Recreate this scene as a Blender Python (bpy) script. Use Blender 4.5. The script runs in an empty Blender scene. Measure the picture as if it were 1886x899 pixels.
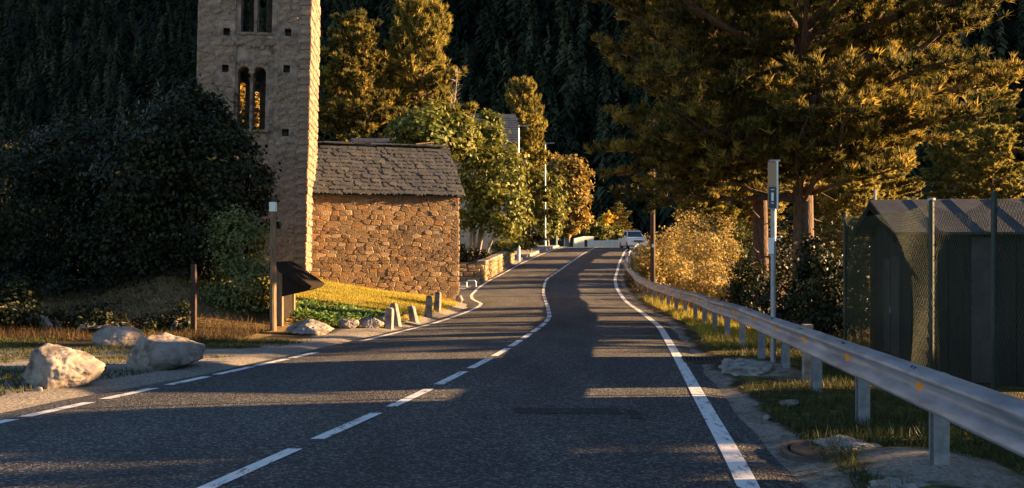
import bpy, bmesh, math, random
import numpy as np
from mathutils import Vector, Matrix, noise as mnoise

# ------------------------------------------------------------------ camera, light, exposure
SC = bpy.context.scene
COL = SC.collection
F = 1667.0; CX = 943.0; CY = 450.0; CAMZ = 1.58
cam = bpy.data.cameras.new('camera'); camo = bpy.data.objects.new('camera', cam)
COL.objects.link(camo); SC.camera = camo
cam.sensor_width = 36; cam.lens = 36 * F / 1886; cam.clip_start = 0.1; cam.clip_end = 4000
camo.location = (0, 0, CAMZ); camo.rotation_euler = (math.pi / 2, 0, 0)

SUN_EL = math.radians(10.0); SUN_AZ = math.radians(81.0)     # azimuth clockwise from +Y
SUND = Vector((math.sin(SUN_AZ) * math.cos(SUN_EL), math.cos(SUN_AZ) * math.cos(SUN_EL), math.sin(SUN_EL)))
world = bpy.data.worlds.new('World'); SC.world = world; world.use_nodes = True
wn = world.node_tree.nodes
sky = wn.new('ShaderNodeTexSky'); sky.sky_type = 'NISHITA'; sky.sun_disc = False
sky.sun_elevation = SUN_EL; sky.sun_rotation = SUN_AZ; sky.altitude = 3200; sky.dust_density = .5; sky.ozone_density = 1.2
world.node_tree.links.new(sky.outputs[0], wn['Background'].inputs[0])
wn['Background'].inputs[1].default_value = 0.05
sl = bpy.data.lights.new('sun', 'SUN'); sl.energy = 5.0; sl.angle = math.radians(0.55); sl.color = (1.0, 0.62, 0.29)
slo = bpy.data.objects.new('sun', sl); COL.objects.link(slo); slo.rotation_euler = SUND.to_track_quat('Z', 'Y').to_euler()
slo.location = (60, 10, 40)
SC.render.engine = 'CYCLES'
SC.view_settings.view_transform = 'Standard'; SC.view_settings.look = 'None'
SC.view_settings.exposure = 2.85; SC.view_settings.gamma = 1.0; SC.view_settings.use_curve_mapping = False
SC.cycles.max_bounces = 6; SC.cycles.transparent_max_bounces = 8

rng = np.random.default_rng(7)
random.seed(7)

# ------------------------------------------------------------------ helpers
def X_at(px, Y): return (px - CX) / F * Y
def Z_at(py, Y): return CAMZ + (CY - py) / F * Y

def mat(name, color, rough=0.8, metal=0.0, c2=None, scale=5.0, detail=6.0, bump=0.0, bscale=None, ramp=(0.35, 0.65),
        objrand=None, facernd=None, spec=0.3, transl=0.0, stretch=None, c3=None):
    m = bpy.data.materials.new(name); m.use_nodes = True
    nt = m.node_tree; N = nt.nodes; Lk = nt.links
    b = N['Principled BSDF']; b.inputs['Roughness'].default_value = rough; b.inputs['Metallic'].default_value = metal
    b.inputs['Specular IOR Level'].default_value = spec
    tc = N.new('ShaderNodeTexCoord'); vec = tc.outputs['Object']
    if stretch:
        mp = N.new('ShaderNodeMapping'); mp.inputs['Scale'].default_value = stretch
        Lk.new(vec, mp.inputs['Vector']); vec = mp.outputs['Vector']
    col = None
    if c2 is None:
        rgb = N.new('ShaderNodeRGB'); rgb.outputs[0].default_value = (*color, 1); col = rgb.outputs[0]
    else:
        nz = N.new('ShaderNodeTexNoise'); nz.inputs['Scale'].default_value = scale; nz.inputs['Detail'].default_value = detail
        nz.inputs['Roughness'].default_value = 0.65
        Lk.new(vec, nz.inputs['Vector'])
        rp = N.new('ShaderNodeValToRGB'); rp.color_ramp.elements[0].position = ramp[0]; rp.color_ramp.elements[1].position = ramp[1]
        rp.color_ramp.elements[0].color = (*color, 1); rp.color_ramp.elements[1].color = (*c2, 1)
        if c3:
            e = rp.color_ramp.elements.new(0.5 * (ramp[0] + ramp[1])); e.color = (*c3, 1)
        Lk.new(nz.outputs['Fac'], rp.inputs['Fac']); col = rp.outputs['Color']
    if objrand:                                   # list of tints chosen per piece
        oi = N.new('ShaderNodeObjectInfo'); rp2 = N.new('ShaderNodeValToRGB')
        cr = rp2.color_ramp; k = len(objrand)
        cr.elements[0].color = (*objrand[0], 1); cr.elements[1].color = (*objrand[-1], 1)
        for i in range(1, k - 1):
            e = cr.elements.new(i / (k - 1)); e.color = (*objrand[i], 1)
        Lk.new(oi.outputs['Random'], rp2.inputs['Fac'])
        mx = N.new('ShaderNodeMix'); mx.data_type = 'RGBA'; mx.blend_type = 'MULTIPLY'; mx.inputs['Factor'].default_value = 1
        Lk.new(col, mx.inputs['A']); Lk.new(rp2.outputs['Color'], mx.inputs['B']); col = mx.outputs['Result']
    if facernd:                                   # (dark, light) colours blended per leaf
        at = N.new('ShaderNodeAttribute'); at.attribute_name = 'rnd'
        rp3 = N.new('ShaderNodeValToRGB'); cr = rp3.color_ramp
        cr.elements[0].color = (*facernd[0], 1); cr.elements[1].color = (*facernd[-1], 1)
        for i in range(1, len(facernd) - 1):
            e = cr.elements.new(i / (len(facernd) - 1)); e.color = (*facernd[i], 1)
        Lk.new(at.outputs['Fac'], rp3.inputs['Fac']); col = rp3.outputs['Color']
    Lk.new(col, b.inputs['Base Color'])
    if bump > 0:
        nb = N.new('ShaderNodeTexNoise'); nb.inputs['Scale'].default_value = bscale or scale * 3; nb.inputs['Detail'].default_value = 5
        Lk.new(vec, nb.inputs['Vector'])
        bp = N.new('ShaderNodeBump'); bp.inputs['Strength'].default_value = bump; bp.inputs['Distance'].default_value = 0.03
        Lk.new(nb.outputs['Fac'], bp.inputs['Height']); Lk.new(bp.outputs['Normal'], b.inputs['Normal'])
    if transl > 0:
        tr = N.new('ShaderNodeBsdfTranslucent'); Lk.new(col, tr.inputs['Color'])
        ms = N.new('ShaderNodeMixShader'); ms.inputs['Fac'].default_value = transl
        Lk.new(b.outputs[0], ms.inputs[1]); Lk.new(tr.outputs[0], ms.inputs[2])
        Lk.new(ms.outputs[0], N['Material Output'].inputs['Surface'])
    return m

def link(o, parent=None):
    COL.objects.link(o)
    if parent is not None: o.parent = parent
    return o

def tag(o, label=None, cat=None, group=None, kind=None):
    if label: o['label'] = label
    if cat: o['category'] = cat
    if group: o['group'] = group
    if kind: o['kind'] = kind
    return o

def empty(name, loc=(0, 0, 0), rz=0.0):
    o = bpy.data.objects.new(name, None); o.empty_display_size = 0.3
    o.location = loc; o.rotation_euler = (0, 0, rz); return link(o)

def np_mesh(name, V, Fa, rnd=None, smooth=False):
    """V (n,3); Fa (m,k) one polygon size."""
    V = np.asarray(V, dtype=np.float32); Fa = np.asarray(Fa, dtype=np.int32)
    me = bpy.data.meshes.new(name); k = Fa.shape[1]; m = len(Fa)
    me.vertices.add(len(V)); me.vertices.foreach_set('co', V.ravel())
    me.loops.add(m * k); me.loops.foreach_set('vertex_index', Fa.ravel())
    me.polygons.add(m); me.polygons.foreach_set('loop_start', np.arange(0, m * k, k, dtype=np.int32))
    me.update(calc_edges=True)
    if rnd is not None:
        a = me.attributes.new('rnd', 'FLOAT', 'FACE'); a.data.foreach_set('value', np.asarray(rnd, dtype=np.float32))
    if smooth: me.polygons.foreach_set('use_smooth', np.ones(m, dtype=bool))
    return me

def np_obj(name, V, Fa, m, parent=None, rnd=None, smooth=False):
    me = np_mesh(name, V, Fa, rnd, smooth); me.materials.append(m)
    return link(bpy.data.objects.new(name, me), parent)

class MB:
    """collects boxes, bars, tubes, prisms into one mesh"""
    def __init__(s): s.v = []; s.f = []
    def add(s, V, Fs):
        b = len(s.v); s.v += [tuple(p) for p in V]; s.f += [tuple(i + b for i in f) for f in Fs]; return s
    def box(s, x0, x1, y0, y1, z0, z1):
        return s.add([(x0,y0,z0),(x1,y0,z0),(x1,y1,z0),(x0,y1,z0),(x0,y0,z1),(x1,y0,z1),(x1,y1,z1),(x0,y1,z1)],
                     [(0,3,2,1),(4,5,6,7),(0,1,5,4),(1,2,6,5),(2,3,7,6),(3,0,4,7)])
    def tube(s, pts, rad, n=8, cap=True):
        pts = [Vector(p) for p in pts]
        if not hasattr(rad, '__len__'): rad = [rad] * len(pts)
        V = []; Fs = []
        for i, p in enumerate(pts):
            d = (pts[min(i+1, len(pts)-1)] - pts[max(i-1, 0)]).normalized()
            up = Vector((0,0,1)) if abs(d.z) < .95 else Vector((1,0,0))
            a = d.cross(up).normalized(); b = a.cross(d)
            for k in range(n):
                t = 2 * math.pi * k / n; V.append(p + (a * math.cos(t) + b * math.sin(t)) * rad[i])
        for i in range(len(pts) - 1):
            for k in range(n):
                k2 = (k + 1) % n; Fs.append((i*n+k, i*n+k2, (i+1)*n+k2, (i+1)*n+k))
        if cap: Fs.append(tuple(range(n))); Fs.append(tuple((len(pts)-1)*n + k for k in reversed(range(n))))
        return s.add(V, Fs)
    def prism(s, poly, axis, t0, t1):
        """poly: 2D list; axis 'x','y','z' = extrude axis"""
        def P(a, b, t): return {'x': (t, a, b), 'y': (a, t, b), 'z': (a, b, t)}[axis]
        n = len(poly)
        V = [P(a, b, t0) for a, b in poly] + [P(a, b, t1) for a, b in poly]
        return s.add(V, [tuple(range(n)), tuple(n + i for i in reversed(range(n)))] + [(i, (i+1) % n, n + (i+1) % n, n + i) for i in range(n)])
    def build(s, name, m, parent=None, smooth=False, bevel=0.0):
        me = bpy.data.meshes.new(name); me.from_pydata(s.v, [], s.f)
        bm = bmesh.new(); bm.from_mesh(me); bmesh.ops.recalc_face_normals(bm, faces=bm.faces)
        if bevel > 0:
            bmesh.ops.bevel(bm, geom=[e for e in bm.edges if len(e.link_faces) == 2 and e.calc_face_angle(0) > 0.6], offset=bevel, segments=2, affect='EDGES', clamp_overlap=True)
        bm.to_mesh(me); bm.free()
        me.materials.append(m)
        if smooth: me.polygons.foreach_set('use_smooth', np.ones(len(me.polygons), dtype=bool))
        return link(bpy.data.objects.new(name, me), parent)

def sstep(a, b, x):
    t = np.clip((np.asarray(x, float) - a) / (b - a), 0, 1); return t * t * (3 - 2 * t)

# smooth sum-of-sines noise, vectorised
_fr = np.random.default_rng(3); _K = _fr.normal(size=(24, 2)); _PH = _fr.uniform(0, 6.28, 24)
def sn(x, y, s=1.0):
    x = np.asarray(x, float) * s; y = np.asarray(y, float) * s; r = 0
    for i in range(12): r = r + np.sin(x * _K[i, 0] + y * _K[i, 1] + _PH[i])
    return r / 6.0
def fb(x, y, s=1.0): return sn(x, y, s) * .6 + sn(x + 31, y - 17, s * 2.3) * .3 + sn(x - 11, y + 5, s * 5.1) * .15

# ------------------------------------------------------------------ road alignment and terrain
_T = np.arange(-30, 240, 0.25)
def table(Ys, Vs, sig):
    v = np.interp(_T, Ys, Vs); k = np.arange(-12 * sig, 12 * sig + 1); w = np.exp(-.5 * (k * .25 / sig) ** 2); w /= w.sum()
    p = len(k) // 2; vp = np.concatenate([np.full(p, v[0]), v, np.full(p, v[-1])]); r = np.convolve(vp, w, 'valid')[:len(_T)]
    return lambda y: np.interp(y, _T, r)
_g = table([-30, 0, 6, 10, 15, 22, 30, 35, 40, 50, 60, 75, 90, 100, 130, 240],
           [.72, 1.44, 1.584, 1.68, 1.80, 1.97, 2.12, 2.17, 2.12, 1.73, 1.24, .68, .28, .3, 1.3, 4.5], 2)
def zr(y): return CAMZ - _g(y)
CL = table([-30, 0, 6, 10, 15, 21.8, 25, 31, 40, 47, 59, 75, 91, 100, 110, 125, 150], [-9, -3.2, -1.95, -1.06, -.17, .74, 1.05, 1.22, 1.37, 1.75, 3.7, 6.1, 8.6, 10.6, 15, 26, 48], 1)
LL = table([-30, 0, 6, 9.6, 15, 17.3, 22.9, 27, 31, 33, 35.5, 38, 42, 46.5, 53, 60, 75, 91, 100, 110, 125, 150], [-12.5, -6.4, -5.3, -4.54, -3.36, -2.98, -1.98, -1.5, -1.15, -1.1, -1.55, -1.72, -1.6, -1.2, -.3, .65, 2.8, 5.2, 7.3, 11.7, 22.7, 45], .5)
RL = table([-30, 0, 5.9, 9.6, 15, 21.8, 28, 34, 43, 48, 54, 60, 75, 91, 100, 110, 125, 150], [-4.5, .55, 1.57, 2.03, 2.72, 3.56, 4.0, 4.3, 4.95, 5.45, 6.3, 7.1, 9.3, 11.8, 13.9, 18.3, 29.3, 51], 1)
GR = table([-30, 0, 4.83, 6.76, 8.1, 10.4, 13.1, 15, 17.4, 20.5, 24, 31, 40, 50, 60, 70, 80], [-2, 2.2, 2.73, 3.0, 3.13, 3.42, 3.76, 3.95, 4.2, 4.5, 4.85, 5.2, 5.6, 6.35, 7.8, 9.6, 11.5], 1)
def redge(y): return RL(y) + .42 + .15 * (1 - sstep(5, 8, y)) + 3.4 * sstep(74, 80, y) + .05 * sn(y, y * .3, 1.7)
def ledge(y): return LL(y) - .42 - .55 * np.exp(-((y - 38) / 5.) ** 2) - .25 * (1 - sstep(9, 13, y)) + .06 * sn(y * 1.3, y, 1.3)

def hill(x, y):
    v = y - .158 * x
    h = .5 * x + .87 * y - 128
    h = np.where(h > 30, h - 15, np.clip(h, 0, 30) ** 2 / 60)
    return .76 * h * sstep(112, 165, v) + 13 * np.exp(-((x - 62) / 15.) ** 2 - ((y - 118) / 11.) ** 2)

def H(x, y):
    x = np.asarray(x, float); y = np.asarray(y, float)
    yy = np.clip(y, -30, 200)
    z0 = zr(yy); dl = ledge(yy) - x; dr = x - redge(yy)
    z = z0 - .06 + .05 * sstep(-.15, .25, np.maximum(dl, dr))
    # left verge
    sl_ = .015 + .155 * sstep(19, 27, yy) * (1 - sstep(36, 43, yy)) + .04 * sstep(40, 50, yy)
    dlc = np.clip(dl, 0, None)
    z = z + sl_ * np.minimum(dlc, 6.5) + .03 * np.clip(dlc - 6.5, 0, 60)
    z = z + .95 * np.exp(-((x + 8.0) / 1.9) ** 2 - ((y - 21.4) / 1.5) ** 2) * sstep(0, 1.5, dl)
    z = z + .5 * np.exp(-((x + 12.0) / 2.2) ** 2 - ((y - 21) / 2.) ** 2)
    # right bank falling to the valley
    drc = np.clip(dr - .9, 0, None)
    steep = sstep(17, 26, yy) * (1 - sstep(66, 74, yy) * .8)
    z = z - (.05 + .27 * steep) * np.minimum(drc, 8) - .01 * np.clip(drc - 8, 0, 60)
    rough = sstep(.1, .8, np.maximum(dl, dr))
    z = z + rough * (.035 * fb(x, y, 1.6) + .06 * sn(x, y, .5) * sstep(1, 4, np.maximum(dl, dr)))
    # washed-out soil humps beside the guard rail
    z = z + .10 * np.exp(-((x - 3.05) / .45) ** 2 - ((y - 6.55) / .55) ** 2) + .07 * np.exp(-((x - 2.65) / .3) ** 2 - ((y - 5.5) / .5) ** 2)
    z = z + .10 * np.exp(-((x - 3.55) / .35) ** 2 - ((y - 12.6) / .9) ** 2)
    return z + hill(x, y)
def Hs(x, y): return float(H(np.array([x]), np.array([y]))[0])

def graded(lo, f0, f1, hi, step, grow):
    c = list(np.arange(f0, f1 + 1e-6, step)); d = step; p = c[-1]
    while p < hi: d *= grow; p += d; c.append(p)
    d = step; p = c[0]
    while p > lo: d *= grow; p -= d; c.insert(0, p)
    return np.array(c)

# ------------------------------------------------------------------ materials
def ground_material():
    m = bpy.data.materials.new('ground'); m.use_nodes = True; nt = m.node_tree; N = nt.nodes; Lk = nt.links; b = N['Principled BSDF']
    b.inputs['Roughness'].default_value = .95; b.inputs['Specular IOR Level'].default_value = .1
    tc = N.new('ShaderNodeTexCoord'); at = N.new('ShaderNodeAttribute'); at.attribute_name = 'cover'
    sp = N.new('ShaderNodeSeparateColor'); Lk.new(at.outputs['Color'], sp.inputs['Color'])
    def nz(s, d=6):
        n = N.new('ShaderNodeTexNoise'); n.inputs['Scale'].default_value = s; n.inputs['Detail'].default_value = d; n.inputs['Roughness'].default_value = .7
        Lk.new(tc.outputs['Object'], n.inputs['Vector']); return n.outputs['Fac']
    def rp(f, c0, c1, a=.35, e=.65):
        r = N.new('ShaderNodeValToRGB'); r.color_ramp.elements[0].color = (*c0, 1); r.color_ramp.elements[1].color = (*c1, 1)
        r.color_ramp.elements[0].position = a; r.color_ramp.elements[1].position = e; Lk.new(f, r.inputs['Fac']); return r.outputs['Color']
    def mix(f, a, c):
        x = N.new('ShaderNodeMix'); x.data_type = 'RGBA'; Lk.new(f, x.inputs['Factor']); Lk.new(a, x.inputs['A']); Lk.new(c, x.inputs['B']); return x.outputs['Result']
    def edge(f, n, lo=.35, hi=.65):
        a = N.new('ShaderNodeMath'); a.operation = 'ADD'; Lk.new(f, a.inputs[0]); Lk.new(n, a.inputs[1])
        mr = N.new('ShaderNodeMapRange'); mr.inputs[1].default_value = .5 + lo; mr.inputs[2].default_value = .5 + hi; Lk.new(a.outputs[0], mr.inputs[0]); return mr.outputs[0]
    soil = rp(nz(9), (.022, .018, .010), (.065, .048, .026))
    gravel = rp(nz(28, 8), (.12, .105, .088), (.34, .30, .25))
    lawn = rp(nz(6), (.09, .095, .018), (.26, .20, .045))
    dry = rp(nz(7), (.12, .075, .03), (.27, .18, .075))
    floor = rp(nz(.6), (.006, .008, .005), (.014, .016, .010)); soil = mix(at.outputs['Alpha'], soil, floor)
    c = mix(edge(sp.outputs['Green'], nz(3)), soil, lawn)
    c = mix(edge(sp.outputs['Blue'], nz(4)), c, dry)
    c = mix(edge(sp.outputs['Red'], nz(5)), c, gravel)
    Lk.new(c, b.inputs['Base Color'])
    bp = N.new('ShaderNodeBump'); bp.inputs['Strength'].default_value = .8; bp.inputs['Distance'].default_value = .04
    Lk.new(nz(18, 8), bp.inputs['Height']); Lk.new(bp.outputs['Normal'], b.inputs['Normal'])
    return m

def asphalt_material(name, dark=1.0):
    m = bpy.data.materials.new(name); m.use_nodes = True; nt = m.node_tree; N = nt.nodes; Lk = nt.links; b = N['Principled BSDF']
    b.inputs['Roughness'].default_value = .8; b.inputs['Specular IOR Level'].default_value = .35
    tc = N.new('ShaderNodeTexCoord')
    vo = N.new('ShaderNodeTexVoronoi'); vo.inputs['Scale'].default_value = 55; Lk.new(tc.outputs['Object'], vo.inputs['Vector'])
    r1 = N.new('ShaderNodeValToRGB'); e = r1.color_ramp.elements
    e[0].position = .2; e[0].color = (.022 * dark, .022 * dark, .023 * dark, 1); e[1].position = .97; e[1].color = (.19 * dark, .18 * dark, .165 * dark, 1)
    k = e.new(.7); k.color = (.05 * dark, .049 * dark, .049 * dark, 1)
    s2 = N.new('ShaderNodeSeparateColor'); Lk.new(vo.outputs['Color'], s2.inputs['Color']); Lk.new(s2.outputs['Red'], r1.inputs['Fac'])
    n2 = N.new('ShaderNodeTexNoise'); n2.inputs['Scale'].default_value = .7; n2.inputs['Detail'].default_value = 7; n2.inputs['Roughness'].default_value = .6
    mp = N.new('ShaderNodeMapping'); mp.inputs['Scale'].default_value = (1.2, .35, 1); mp.inputs['Rotation'].default_value = (0, 0, .18)
    Lk.new(tc.outputs['Object'], mp.inputs['Vector']); Lk.new(mp.outputs['Vector'], n2.inputs['Vector'])
    r2 = N.new('ShaderNodeValToRGB'); r2.color_ramp.elements[0].position = .3; r2.color_ramp.elements[0].color = (.6, .6, .61, 1)
    r2.color_ramp.elements[1].position = .7; r2.color_ramp.elements[1].color = (1.4, 1.37, 1.33, 1); Lk.new(n2.outputs['Fac'], r2.inputs['Fac'])
    mx = N.new('ShaderNodeMix'); mx.data_type = 'RGBA'; mx.blend_type = 'MULTIPLY'; mx.inputs['Factor'].default_value = 1
    Lk.new(r1.outputs['Color'], mx.inputs['A']); Lk.new(r2.outputs['Color'], mx.inputs['B']); Lk.new(mx.outputs['Result'], b.inputs['Base Color'])
    bp = N.new('ShaderNodeBump'); bp.inputs['Strength'].default_value = .85; bp.inputs['Distance'].default_value = .03
    Lk.new(vo.outputs['Distance'], bp.inputs['Height']); Lk.new(bp.outputs['Normal'], b.inputs['Normal'])
    return m

def paint_material():
    m = bpy.data.materials.new('road_paint'); m.use_nodes = True; nt = m.node_tree; N = nt.nodes; Lk = nt.links; b = N['Principled BSDF']
    b.inputs['Roughness'].default_value = .7
    tc = N.new('ShaderNodeTexCoord')
    n1 = N.new('ShaderNodeTexNoise'); n1.inputs['Scale'].default_value = 9; n1.inputs['Detail'].default_value = 9; n1.inputs['Roughness'].default_value = .75
    mp = N.new('ShaderNodeMapping'); mp.inputs['Scale'].default_value = (1.6, .5, 1); Lk.new(tc.outputs['Object'], mp.inputs['Vector']); Lk.new(mp.outputs['Vector'], n1.inputs['Vector'])
    r = N.new('ShaderNodeValToRGB'); e = r.color_ramp.elements; e[0].position = .38; e[0].color = (.07, .07, .07, 1); e[1].position = .46; e[1].color = (.62, .60, .57, 1)
    k = e.new(.8); k.color = (.75, .73, .70, 1)
    Lk.new(n1.outputs['Fac'], r.inputs['Fac']); Lk.new(r.outputs['Color'], b.inputs['Base Color']); return m

M = {}
M['ground'] = ground_material(); M['asphalt'] = asphalt_material('asphalt', 1.12); M['tar'] = asphalt_material('tar_patch', .45); M['paint'] = paint_material()
M['concrete'] = mat('concrete', (.12, .11, .10), .9, c2=(.30, .275, .245), scale=6, detail=10, bump=.8, bscale=16)
M['iron'] = mat('cast_iron', (.03, .026, .022), .7, c2=(.07, .055, .04), scale=20, bump=.3)
M['galv'] = mat('galvanised_steel', (.26, .275, .30), .42, .75, c2=(.55, .57, .60), scale=3.5, detail=10, bump=.08, bscale=40, stretch=(1, .35, 1.5), spec=.5)
M['galv_post'] = mat('galvanised_post', (.15, .155, .16), .6, .45, c2=(.30, .30, .30), scale=8)
M['orange'] = mat('orange_reflector', (.75, .22, .015), .35, spec=.5)
M['darkbolt'] = mat('dark_bolt', (.05, .05, .055), .6, .5)
STONE_T = [(.50, .43, .36), (.95, .76, .54), (.72, .54, .38), (1.35, 1.2, 1.0), (.62, .56, .50), (.95, .66, .38), (.85, .70, .54), (.42, .37, .33), (.78, .60, .45), (1.1, .85, .58), (.65, .50, .36)]
M['stone'] = mat('rubble_stone', (.165, .128, .088), .9, c2=(.335, .27, .195), scale=7, detail=8, bump=.7, bscale=22, objrand=STONE_T, spec=.15)
M['mortar'] = mat('lime_mortar', (.16, .122, .084), .95, c2=(.31, .245, .178), scale=7, bump=.5, bscale=30, spec=.1)
M['tstone'] = mat('tower_stone', (.095, .070, .052), .92, c2=(.30, .235, .185), scale=6, detail=8, bump=.7, bscale=18, objrand=[(.72,.70,.68),(1.05,1.0,.95),(.85,.78,.72),(1.1,1.04,1.0),(.78,.76,.75),(.95,.88,.8)], spec=.15)
M['tplaster'] = mat('tower_mortar', (.075, .055, .041), .95, c2=(.31, .245, .195), scale=3.2, detail=10, bump=1.0, bscale=20, spec=.1)
M['slate'] = mat('stone_slate', (.022, .026, .032), .75, c2=(.078, .082, .088), scale=6, detail=8, bump=.6, bscale=20, objrand=[(.65,.68,.75),(1,.95,.88),(.8,.8,.82),(1.25,1.12,.95),(.7,.66,.62),(1.05,1.05,1.1)], spec=.25)
M['rock'] = mat('granite_boulder', (.06, .048, .038), .92, c2=(.29, .25, .215), scale=2.4, detail=12, bump=1.0, bscale=9, c3=(.22, .19, .165), spec=.15)
M['wood'] = mat('weathered_wood', (.10, .06, .035), .85, c2=(.21, .14, .085), scale=6, stretch=(6, 6, .5), bump=.4, bscale=14)
M['darkwood'] = mat('dark_wood', (.016, .013, .011), .9, c2=(.03, .023, .018), scale=6, stretch=(5, 5, .6), bump=.3, spec=.03)
M['rust'] = mat('rusty_iron', (.025, .014, .010), .8, c2=(.06, .03, .02), scale=14)
M['greymetal'] = mat('grey_metal', (.20, .205, .21), .5, .5, c2=(.3, .3, .3), scale=6)
M['white'] = mat('white_panel', (.72, .72, .70), .6)
M['palegreen'] = mat('pale_green_cap', (.55, .64, .55), .6)
M['black'] = mat('black_plastic', (.015, .015, .016), .5)
M['panelbrown'] = mat('tan_panel', (.36, .22, .12), .5)
M['paneldark'] = mat('dark_panel', (.04, .045, .055), .4)
M['hutdark'] = mat('hut_boards', (.010, .009, .008), .85, c2=(.028, .023, .019), scale=5, stretch=(4, 4, .5), bump=.3)
M['hutgrey'] = mat('hut_panel', (.035, .035, .035), .8, c2=(.07, .066, .062), scale=4)
M['felt'] = mat('roofing_felt', (.03, .031, .036), .75, c2=(.065, .065, .07), scale=3, bump=.2, bscale=60)
M['greenpost'] = mat('green_post', (.010, .018, .012), .5, c2=(.02, .03, .02), scale=8)
M['wire'] = mat('green_wire', (.026, .042, .022), .5, .2)
M['netting'] = mat('green_netting', (.12, .17, .06), .8, transl=.45)
M['lamp'] = mat('lamp_grey', (.30, .30, .31), .45, .5)
M['polewood'] = mat('pole_wood', (.03, .018, .012), .85, c2=(.07, .042, .028), scale=6, stretch=(5, 5, .4))
M['carwhite'] = mat('car_paint', (.68, .69, .70), .25, spec=.6)
M['glass'] = mat('dark_glass', (.02, .025, .03), .08, spec=.8)
M['tyre'] = mat('tyre_rubber', (.02, .02, .02), .85)
M['headlight'] = mat('headlight_glass', (.45, .46, .47), .15, spec=.8)
M['houseslate'] = mat('house_slate', (.035, .042, .055), .7, c2=(.065, .075, .09), scale=4, objrand=[(.8,.82,.9),(1,1,1),(1.2,1.2,1.2)])
M['housewall'] = mat('house_wall', (.42, .33, .22), .9, c2=(.55, .45, .32), scale=3)
M['housewood'] = mat('house_bargeboard', (.22, .07, .03), .7)
M['cream'] = mat('cream_wall', (.55, .48, .38), .9, c2=(.68, .60, .50), scale=2)
M['bark'] = mat('pine_bark', (.035, .022, .016), .9, c2=(.12, .068, .042), scale=5, stretch=(3, 3, .8), bump=.9, bscale=10)
M['bark2'] = mat('grey_bark', (.14, .11, .085), .9, c2=(.30, .25, .20), scale=6, stretch=(3, 3, .7), bump=.5)
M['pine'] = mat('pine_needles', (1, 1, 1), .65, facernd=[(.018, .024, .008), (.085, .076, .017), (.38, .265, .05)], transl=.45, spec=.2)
M['pinesunlit'] = mat('sunlit_needles', (1, 1, 1), .65, facernd=[(.06, .055, .014), (.19, .16, .034), (.38, .29, .07)], transl=.6, spec=.15)  # same pine foliage with golden sunlight put into its colour
M['spruce'] = mat('conifer_needles', (1, 1, 1), .7, facernd=[(.016, .027, .012), (.045, .06, .022)], spec=.2)
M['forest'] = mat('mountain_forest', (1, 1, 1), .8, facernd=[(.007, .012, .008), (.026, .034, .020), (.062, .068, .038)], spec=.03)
M['leafgreen'] = mat('green_leaves', (1, 1, 1), .55, facernd=[(.050, .070, .010), (.12, .13, .02), (.20, .17, .03)], transl=.3, spec=.25)
M['leafsunlit'] = mat('sunlit_leaves', (1, 1, 1), .6, facernd=[(.12, .085, .015), (.24, .16, .03), (.33, .21, .05)], transl=.25, spec=.2)  # golden sunlight worked into the leaf tones
M['leafyellow'] = mat('yellow_leaves', (1, 1, 1), .6, facernd=[(.30, .19, .01), (.50, .31, .03)], transl=.25, spec=.2)
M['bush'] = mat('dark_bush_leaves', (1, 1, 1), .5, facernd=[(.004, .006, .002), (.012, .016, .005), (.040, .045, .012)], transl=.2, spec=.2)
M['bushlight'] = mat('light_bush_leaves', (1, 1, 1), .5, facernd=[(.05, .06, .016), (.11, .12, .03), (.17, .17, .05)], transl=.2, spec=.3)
M['shrubgold'] = mat('golden_shrub_leaves', (1, 1, 1), .7, facernd=[(.13, .10, .025), (.28, .205, .06), (.42, .31, .11)], transl=.25, spec=.15)
M['grass'] = mat('lawn_grass', (1, 1, 1), .6, facernd=[(.14, .13, .016), (.32, .26, .035), (.48, .35, .06)], transl=.4, spec=.2)
M['grassdark'] = mat('verge_grass', (1, 1, 1), .6, facernd=[(.022, .034, .008), (.055, .062, .015), (.12, .095, .03)], transl=.25, spec=.2)
M['drygrass'] = mat('dry_grass', (1, 1, 1), .7, facernd=[(.025, .017, .008), (.06, .038, .016), (.15, .092, .038)], transl=.25, spec=.15)
M['weed'] = mat('leafy_weeds', (1, 1, 1), .5, facernd=[(.035, .085, .012), (.09, .16, .03), (.16, .22, .045)], transl=.3, spec=.3)

# ------------------------------------------------------------------ ground, road, markings
gx = graded(-900, -13, 7, 900, .2, 1.09); gy = graded(-40, 3, 34, 1500, .2, 1.045)
GX, GY = np.meshgrid(gx, gy); GZ = H(GX, GY); nx, ny = len(gx), len(gy)
idx = np.arange(nx * ny).reshape(ny, nx)
quads = np.stack([idx[:-1, :-1], idx[:-1, 1:], idx[1:, 1:], idx[1:, :-1]], -1).reshape(-1, 4)
ground = np_obj('ground', np.stack([GX, GY, GZ], -1).reshape(-1, 3), quads, M['ground'], smooth=True); tag(ground, kind='structure')
DL = ledge(np.clip(GY, -30, 200)) - GX; DR = GX - redge(np.clip(GY, -30, 200))
nzz = .25 * fb(GX, GY, .9)
grav = np.maximum((1 - sstep(.5, 1.3, DL + nzz)) * (DL > -1), (1 - sstep(.05, .22, DR + nzz * .6)) * (DR > -1) * .8)
lay = sstep(0, .5, DL) * (1 - sstep(13.2, 14.6, GY + nzz * 2)) * (GX < -4)                      # gravel lay-by in front of the boulders
band = np.exp(-((GY - 15.0 - .15 * (GX + 6)) / .75) ** 2) * sstep(.2, .8, DL) * (GX < -3.6)
wash = np.exp(-((GX - 3.0) / .7) ** 2 - ((GY - 6.3) / 1.0) ** 2) + np.exp(-((GX - 3.5) / .5) ** 2 - ((GY - 12.4) / 1.1) ** 2)
lawnm = sstep(21, 22.5, GY) * (1 - sstep(38, 44, GY)) * (DL > 0)
verge = ((DL > .3) & (GY < 17)) * .55 * np.clip(.5 + sn(GX, GY, 1.1), 0, 1)
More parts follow.
